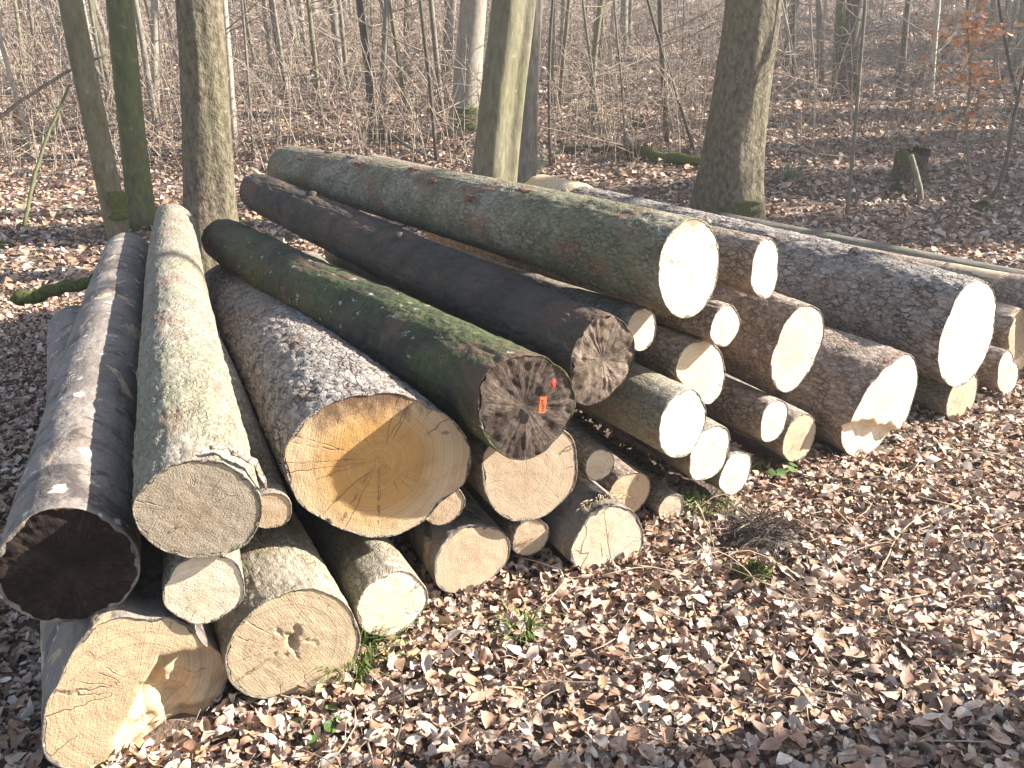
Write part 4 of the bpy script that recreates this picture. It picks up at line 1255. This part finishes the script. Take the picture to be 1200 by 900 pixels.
# ---- fallen poles, branches, stumps
def pole(name, pxs, wpx, mat, label, cat, dz=None, group=None, t=None, sides=8, n=14):
    """lies on or just above the floor"""
    W = []
    for (px, py) in pxs:
        if t is None:
            p, tt = ground_at(px, py)
        else:
            p, tt = at(px, py, t), t
        W.append(p)
    W = np.array(W)
    tm = np.linalg.norm(W[0] - CAM)
    r = wpx / FPX * tm / 2
    if t is None: W[:, 2] += r * 0.7
    if dz: W[:, 2] += dz
    org = W[0].copy()
    P = smooth_path(W - org, n)
    l_ = np.random.default_rng(int(pxs[0][0] * 3 + pxs[0][1]))
    P += l_.normal(size=P.shape) * r * 0.18
    mb = MB(); mb.tube(P, np.linspace(r, r * 0.65, n), sides)
    o = mb.build(name, M[mat]); o.location = tuple(org)
    return tag(o, label, cat, group)
pole('fallen_pole', [(-40, 182), (49, 167), (135, 156), (217, 140)], 7, 't_dark', 'dark fallen pole lying across behind the leaning olive trunk', 'fallen trunk', dz=0.12)
pole('fallen_pole', [(-40, 252), (40, 249), (112, 246)], 6, 't_grey', 'grey fallen branch reaching the foot of the leaning olive trunk', 'fallen trunk')
pole('dead_branch', [(-30, 158), (20, 122), (82, 82), (126, 63)], 4, 't_dark', 'dark dead branch hanging slantwise behind the leaning olive trunk', 'branch', t=9.5)
pole('dead_branch', [(28, 268), (46, 186), (82, 100)], 4, 't_green', 'thin green stick leaning against the hanging dead branch', 'branch', t=8.8)
pole('dead_branch', [(437, 152), (475, 180), (505, 196)], 4, 't_grey', 'bent dead branch on the floor before the pale mossy-footed trunk', 'branch', dz=0.1)
pole('fallen_pole', [(905, 118), (960, 117), (1012, 116), (1060, 108)], 4, 't_grey', 'thin pole lying by the foot of the dark mid-sized trunk', 'fallen trunk')
pole('dead_branch', [(1048, 247), (1075, 247), (1098, 255)], 4, 'twig_dark', 'short dark stick on the leaves below the mossy stump', 'branch')
pole('fallen_pole', [(658, 178), (700, 182), (745, 180)], 14, 'rot', 'rotting dark trunk sunk in leaves near the mossy fallen trunk', 'fallen trunk')
fm = pole('mossy_fallen_tree', [(738, 184), (780, 192), (822, 197)], 17, 'moss', 'moss-covered fallen trunk with pale stubs near the right-hand spruce'.replace('right-hand ', 'flaring '), 'fallen trunk')
_, tt = ground_at(745, 185)
for pth, w in (([(752, 185), (740, 172), (734, 160)], 0.035), ([(770, 188), (760, 180), (748, 172)], 0.06)):
    mb = MB(); mb.tube(smooth_path([at(x, y, tt) - np.array(fm.location) for x, y in pth], 6), np.linspace(w, w * 0.6, 6), 8); mb.build('branch_stub', M['t_pale'], fm)

def stump(px, py, wpx, hpx, label, mossy=True):
    p, t = ground_at(px, py)
    r = wpx / FPX * t / 2; h = hpx / FPX * t
    root = empty('tree_stump', p)
    NA, NH = 28, 10
    a = np.linspace(0, 2 * np.pi, NA, endpoint=False)
    V = []
    for i in range(NH):
        s = i / (NH - 1)
        rr = r * (1 + 0.5 * math.exp(-s * 5)) * (1 + 0.16 * vnoise(np.cos(a) * 2, np.sin(a) * 2, s * 1.5, px) + 0.07 * vnoise(np.cos(a) * 7, np.sin(a) * 7, s * 5, px))
        z = h * s * (1 + 0.22 * s * vnoise(np.cos(a) * 2.5, np.sin(a) * 2.5, 2, px)) - 0.08
        V.append(np.stack([rr * np.cos(a), rr * np.sin(a), z], -1))
    V.append(np.stack([V[-1][:, 0] * 0.55, V[-1][:, 1] * 0.55, V[-1][:, 2] - h * 0.18], -1))
    V = np.array(V)
    i = np.arange(NH)[:, None] * NA; j = np.arange(NA)[None]; j2 = (j + 1) % NA
    Q = np.stack([i + j, i + j2, i + NA + j2, i + NA + j], -1).reshape(-1, 4)
    VV = np.concatenate([V.reshape(-1, 3), [[0, 0, h * 0.75]]])
    T = np.stack([np.arange(NA) + NH * NA, (np.arange(NA) + 1) % NA + NH * NA, np.full(NA, (NH + 1) * NA)], -1)
    mesh_obj('wood', VV, [Q, T], M['rot'], root)
    if mossy:
        sel = V[NH - 3:NH]
        C = np.concatenate([V[NH - 4:NH] * np.array([1.04, 1.04, 1]) + [0, 0, 0.012], (V[NH - 1:NH] * np.array([0.6, 0.6, 1]) + [0, 0, 0.03])])
        half = slice(0, NA)
        i = np.arange(len(C) - 1)[:, None] * NA
        Qm = np.stack([i + j, i + j2, i + NA + j2, i + NA + j], -1).reshape(-1, 4)
        cen = C.reshape(-1, 3)[Qm].mean(axis=1)
        ok = vnoise(cen[:, 0] * 6, cen[:, 1] * 6, cen[:, 2] * 6, 3) > -0.25
        mesh_obj('moss_cap', C.reshape(-1, 3), [Qm[ok]], M['moss'], root)
    tag(root, label, 'stump')
stump(1063, 212, 36, 40, 'broad rotten stump capped with moss on the leafy slope')
stump(745, 152, 15, 18, 'small dark jagged stump behind the moss-covered fallen trunk')
stump(10, 292, 16, 14, 'low mossy stump near the grey fallen branch')

def moss_patch(px, py, wpx, label, h=0.03, asp=0.6):
    p, t = ground_at(px, py)
    p = p + [0, 0, 0.03]
    r = wpx / FPX * t / 2
    n, m = 10, 26
    a = np.linspace(0, 2 * np.pi, m, endpoint=False)
    V = [[0, 0, h]]
    for i in range(1, n):
        s = i / (n - 1)
        rr = r * s * (1 + 0.3 * vnoise(np.cos(a) * 2, np.sin(a) * 2, px, 4))
        V += list(np.stack([rr * np.cos(a), rr * np.sin(a) * asp, h * (1 - s * s) + 0.25 * h * vnoise(rr * np.cos(a) * 60, rr * np.sin(a) * 60, px, 9) - 0.02 * (s == 1)], -1))
    V = np.array(V)
    T = np.array([[0, 1 + j, 1 + (j + 1) % m] for j in range(m)])
    Q = np.array([[1 + i * m + j, 1 + (i + 1) * m + j, 1 + (i + 1) * m + (j + 1) % m, 1 + i * m + (j + 1) % m] for i in range(n - 2) for j in range(m)])
    # moss stems
    mb = MB(); mb.add(V, Q, T)
    for q in range(260):
        v = V[random.randrange(1, len(V) - m)]
        d = np.array([random.gauss(0, .5), random.gauss(0, .5), 1]) * random.uniform(0.3, 0.7) * h
        mb.tube([v, v + d], [h * 0.07, h * 0.03], 3, caps=False)
    o = mb.build('moss_patch', M['moss']); o.location = (p[0], p[1], p[2])
    tag(o, label, 'moss')
moss_patch(882, 684, 42, 'small bright moss cushion among the leaves by the root tangle', 0.035)
moss_patch(1150, 248, 30, 'flat moss cushion on the sunlit slope beyond the grey pole', 0.06)
moss_patch(1048, 228, 22, 'moss cushion at the foot of the broad rotten stump', 0.06)
# moss-grown stick behind the lowest log
o = pole('mossy_branch', [(18, 352), (60, 342), (112, 330), (140, 326)], 15, 'moss', 'bright mossy branch lying across behind the lowest log', 'branch', t=5.2)

# ---- grass, seedlings, small conifers
def grass(px, py, rpx, n, h, label, mat='grass'):
    p, t = ground_at(px, py)
    r = rpx / FPX * t
    mb = MB()
    for q in range(n):
        a = random.uniform(0, 6.28); rr = r * random.random() ** 0.7
        b = np.array([rr * math.cos(a), rr * math.sin(a), -0.01])
        L = h * random.uniform(0.5, 1.2)
        d = np.array([math.cos(a), math.sin(a), 0]) * random.uniform(0.2, 0.9) + np.array([random.gauss(0, .3), random.gauss(0, .3), 0])
        side = np.array([-d[1], d[0], 0]); side = side / (np.linalg.norm(side) + 1e-6) * 0.0026
        c = [b, b + d * L * 0.25 + [0, 0, L * 0.55], b + d * L * 0.6 + [0, 0, L * 0.85], b + d * L * 1.05 + [0, 0, L * 0.8]]
        V = np.array([c[0] - side, c[0] + side, c[1] - side, c[1] + side, c[2] - side * .7, c[2] + side * .7, c[3]])
        mb.add(V, [[0, 1, 3, 2], [2, 3, 5, 4]], [[4, 5, 6]])
    o = mb.build('grass_tuft', M[mat]); o.location = tuple(p)
    tag(o, label, 'grass tuft')
grass(412, 790, 30, 240, 0.13, 'grass tuft by the log with the rotten heart')
grass(612, 748, 14, 120, 0.085, 'small green grass tuft alone among the leaves')
grass(822, 606, 20, 140, 0.11, 'grass tuft at the foot of the thinnest log')
grass(472, 745, 12, 70, 0.08, 'few grass blades beneath the mossy-backed log end')
grass(925, 215, 12, 120, 0.30, 'bluish young conifer clump beyond the flaring spruce', 'needle')
grass(622, 205, 16, 140, 0.35, 'green needle clump at the foot of the ribbed trunk', 'needle')

def seedling(px, py, label, s=0.03, n=6):
    p, t = ground_at(px, py)
    root = empty('seedling', p)
    mb = MB()
    for q in range(n):
        a = q * 2.4; L = s * random.uniform(0.7, 1.3)
        mb.tube([(0, 0, -0.01), (0.4 * L * math.cos(a), 0.4 * L * math.sin(a), L), (L * math.cos(a), L * math.sin(a), L * 1.1)], [0.0012, 0.001, 0.0008], 4)
    mb.build('stem', M['grass'], root)
    for q in range(n):
        a = q * 2.4; L = s * random.uniform(0.8, 1.4)
        V = leaf_verts(1, np.array([s * 0.9]), np.array([s * 0.7]), lr, 0.4)[0]
        V = rotate(V[None], np.array([a]), np.array([0.4]), np.array([a + 1.57]))[0] + [L * math.cos(a) * 1.2, L * math.sin(a) * 1.2, s * 1.15]
        mesh_obj('leaf', V, [LT_F], M['greenleaf'], root)
    tag(root, label, 'seedling')
seedling(372, 862, 'green seedling leaves in the leaf litter below the rotten-hearted log', 0.045)
seedling(906, 562, 'little green seedling beside the bramble stems', 0.06, 8)

# dark root tangle
p, t = ground_at(888, 640)
p = p + [0, 0, 0.03]
root = empty('root_tangle', p)
moundV = []
a = np.linspace(0, 2 * np.pi, 24, endpoint=False)
for i in range(8):
    s = i / 7
    rr = 0.17 * s * (1 + 0.2 * vnoise(np.cos(a) * 2, np.sin(a) * 2, 1, 3))
    moundV.append(np.stack([rr * np.cos(a), rr * np.sin(a) * 0.7, 0.075 * (1 - s * s) + 0.012 * vnoise(rr * np.cos(a) * 40, rr * np.sin(a) * 40, 2, 3) - 0.015], -1))
moundV = np.array(moundV)
i = np.arange(7)[:, None] * 24; j = np.arange(24)[None]; j2 = (j + 1) % 24
mesh_obj('soil', moundV.reshape(-1, 3), [np.stack([i + j, i + 24 + j, i + 24 + j2, i + j2], -1).reshape(-1, 4)], M['twig_dark'], root)
mb = MB()
for q in range(170):
    an = random.uniform(0, 6.28); r = 0.15 * random.random()
    b = np.array([r * math.cos(an), r * math.sin(an) * 0.7, 0.05])
    d = np.array([random.gauss(0, 1), random.gauss(0, 1), random.gauss(0.2, 0.5)]) * 0.05
    mb.tube(smooth_path([b, b + d, b + d * 1.7 + [random.gauss(0, .02), random.gauss(0, .02), random.gauss(0, .02)]], 4), np.linspace(0.0022, 0.001, 4), 3, caps=False)
rt = mb.build('roots', M['twig_dark'], root); rt['kind'] = 'stuff'
tag(root, 'dark tangle of fine roots and soil among the pale leaves', 'roots')

# ---- twigs and stems in the foreground
GTW = 'dry twigs lying on the leaf litter'
def twig(pxs, w, mat, label, lift=0.045, up=None, group=None, name='twig', cat='twig'):
    W = []
    for q, (x, y) in enumerate(pxs):
        p, t = ground_at(x, y)
        if up:                     # stem standing at the distance of its foot
            pf, tf = ground_at(*pxs[-1 if up == 'last' else 0])
            d = ray(x, y); p = CAM + d * (pf[1] / d[1])
        else:
            p = p + [0, 0, lift]
        W.append(p)
    W = np.array(W); org = W[0].copy()
    P = smooth_path(W - org, 12)
    l_ = np.random.default_rng(int(pxs[0][0] + 31 * pxs[0][1]))
    P[1:-1] += l_.normal(size=(10, 3)) * 0.003
    mb = MB(); mb.tube(P, np.linspace(w, w * 0.45, 12), 5)
    for q in range(2):
        k = int(l_.integers(2, 9)); e = (P[k + 1] - P[k]) * l_.uniform(1, 2) + l_.normal(size=3) * 0.02
        mb.tube([P[k], P[k] + e * 0.5, P[k] + e + l_.normal(size=3) * 0.01], [w * 0.5, w * 0.4, w * 0.2], 4)
    o = mb.build(name, M[mat]); o.location = tuple(org)
    tag(o, label, cat, group)
twig([(850, 692), (910, 713), (1000, 725)], 0.0045, 'twig_pale', 'long pale brown twig starting at the moss cushion')
twig([(727, 689), (745, 705), (766, 722)], 0.0035, 'twig_dark', 'dark twig below the bright frayed log end')
twig([(814, 587), (832, 623), (844, 683)], 0.0026, 'twig_pale', 'thin stem standing up before the root tangle', up='last', name='dry_stem', cat='stem')
twig([(862, 647), (898, 621), (928, 608), (946, 615)], 0.0028, 'twig_pale', 'arched dry stem bowing over the root tangle', 0.09, name='dry_stem', cat='stem')
twig([(837, 803), (855, 785), (868, 767)], 0.004, 'twig_pale', 'short pale stick with bleached bark on the litter')
twig([(933, 747), (1000, 787), (1073, 833)], 0.0045, 'twig_dark', 'long dark twig crossing the shaded litter')
twig([(814, 724), (845, 722), (877, 716)], 0.008, 'twig_dark', 'thick dark stick half sunk below the moss cushion')
twig([(715, 682), (713, 640), (708, 600)], 0.0018, 'twig_dark', 'thin upright stem in front of the bright frayed log end', up='first', name='dry_stem', cat='stem')
twig([(1027, 687), (1053, 640), (1085, 618), (1120, 603)], 0.003, 'twig_pale', 'long arching dry stem on the open litter before the largest log', 0.06, name='dry_stem', cat='stem')
twig([(858, 518), (890, 535), (943, 557), (1010, 572), (1080, 577)], 0.0026, 'twig_pale', 'long bramble stem trailing from the log ends over the leaves', 0.06, name='bramble_stem', cat='bramble')
twig([(868, 545), (910, 562), (985, 578), (1040, 570)], 0.0024, 'twig_dark', 'dark bramble stem trailing below the pale one', 0.05, name='bramble_stem', cat='bramble')
twig([(1142, 833), (1141, 858), (1143, 870)], 0.003, 'twig_dark', 'short dark twig in the darkest shade of the litter')
twig([(520, 625), (548, 642), (572, 655)], 0.002, 'twig_pale', 'fine stem leaning before the squarish dark log end', 0.05, name='dry_stem', cat='stem')
twig([(370, 838), (300, 826), (235, 845)], 0.003, 'twig_pale', 'pale stalk lying along the foot of the rotten-hearted log')
k_ = 0
while k_ < 130:
    y = random.uniform(1.3, 5.5); x = random.uniform(-0.5, 0.68) * y
    if y > 2.2 + 0.70 * x: continue
    an = random.uniform(0, 6.28); L = random.uniform(0.07, 0.34)
    b = np.array([x, y, float(gz(x, y)) + random.uniform(0.03, 0.055)])
    d = np.array([math.cos(an), math.sin(an), random.gauss(0, 0.06)]) * L
    mid = d * 0.5 + np.array([random.gauss(0, .12) * L, random.gauss(0, .12) * L, random.uniform(0, 0.012)])
    mb = MB(); w = random.uniform(0.0012, 0.0032)
    P = smooth_path([np.zeros(3), mid, d], 6)
    mb.tube(P, np.linspace(w, w * 0.5, 6), 4)
    if random.random() < 0.5: mb.tube([P[2], P[2] + (P[3] - P[2]) * 1.2 + [random.gauss(0, .02), random.gauss(0, .02), 0.008]], [w * 0.6, w * 0.3], 4)
    tm_ = random.choice(['twig_pale', 'twig', 'twig_dark'])
    cn = {'twig_pale': 'pale straw-coloured', 'twig': 'greyish brown', 'twig_dark': 'blackish'}[tm_]
    o = mb.build('twig', M[tm_]); o.location = tuple(b)
    tag(o, 'small %s twig lying loose on the leaf litter' % cn, 'twig', cn + ' twigs on the litter')
    k_ += 1

# long bleached grass stalks bent over the leaves in front of the log ends
for q in range(22):
    x = random.uniform(0.5, 2.6); y = 2.25 + 0.70 * x - random.uniform(0.0, 0.7)
    b = np.array([x, y, float(gz(x, y)) + 0.02])
    an = random.uniform(-0.9, 0.9) + (0 if random.random() < 0.5 else math.pi); L = random.uniform(0.25, 0.6)
    d = np.array([math.cos(an), math.sin(an) * 0.6, 0]) * L
    P = smooth_path([np.zeros(3), d * 0.4 + [0, 0, random.uniform(0.05, 0.14)], d * 0.8 + [0, random.gauss(0, .04), 0.07], d + [0, random.gauss(0, .05), 0.03]], 9)
    mb = MB(); mb.tube(P, np.linspace(0.0018, 0.0007, 9), 4)
    o = mb.build('grass_stalk', M['twig_pale']); o.location = tuple(b)
    tag(o, 'long bleached grass stalk bent over the leaves before the log ends', 'stalk', 'bleached grass stalks before the log ends')

# ---- thin sunlit haze in the wood
hv = np.array([[x, y, z] for z in (-2.0, 19.5) for (x, y) in ((-60, -25), (60, -25), (60, 75), (-60, 75))], float)
hz = mesh_obj('haze', hv, [np.array([[3, 2, 1, 0], [4, 5, 6, 7], [0, 1, 5, 4], [1, 2, 6, 5], [2, 3, 7, 6], [3, 0, 4, 7]])], None, None, False)
hm = bpy.data.materials.new('haze'); hm.use_nodes = True
hm.node_tree.nodes.clear()
ho = hm.node_tree.nodes.new('ShaderNodeOutputMaterial')
pv = hm.node_tree.nodes.new('ShaderNodeVolumePrincipled')
pv.inputs['Color'].default_value = (0.97, 0.96, 0.94, 1)
pv.inputs['Density'].default_value = 0.0034
pv.inputs['Anisotropy'].default_value = 0.3
hm.node_tree.links.new(pv.outputs[0], ho.inputs['Volume'])
hz.data.materials.append(hm)
tag(hz, 'thin bright haze in the air of the wood', 'haze', None, 'stuff')
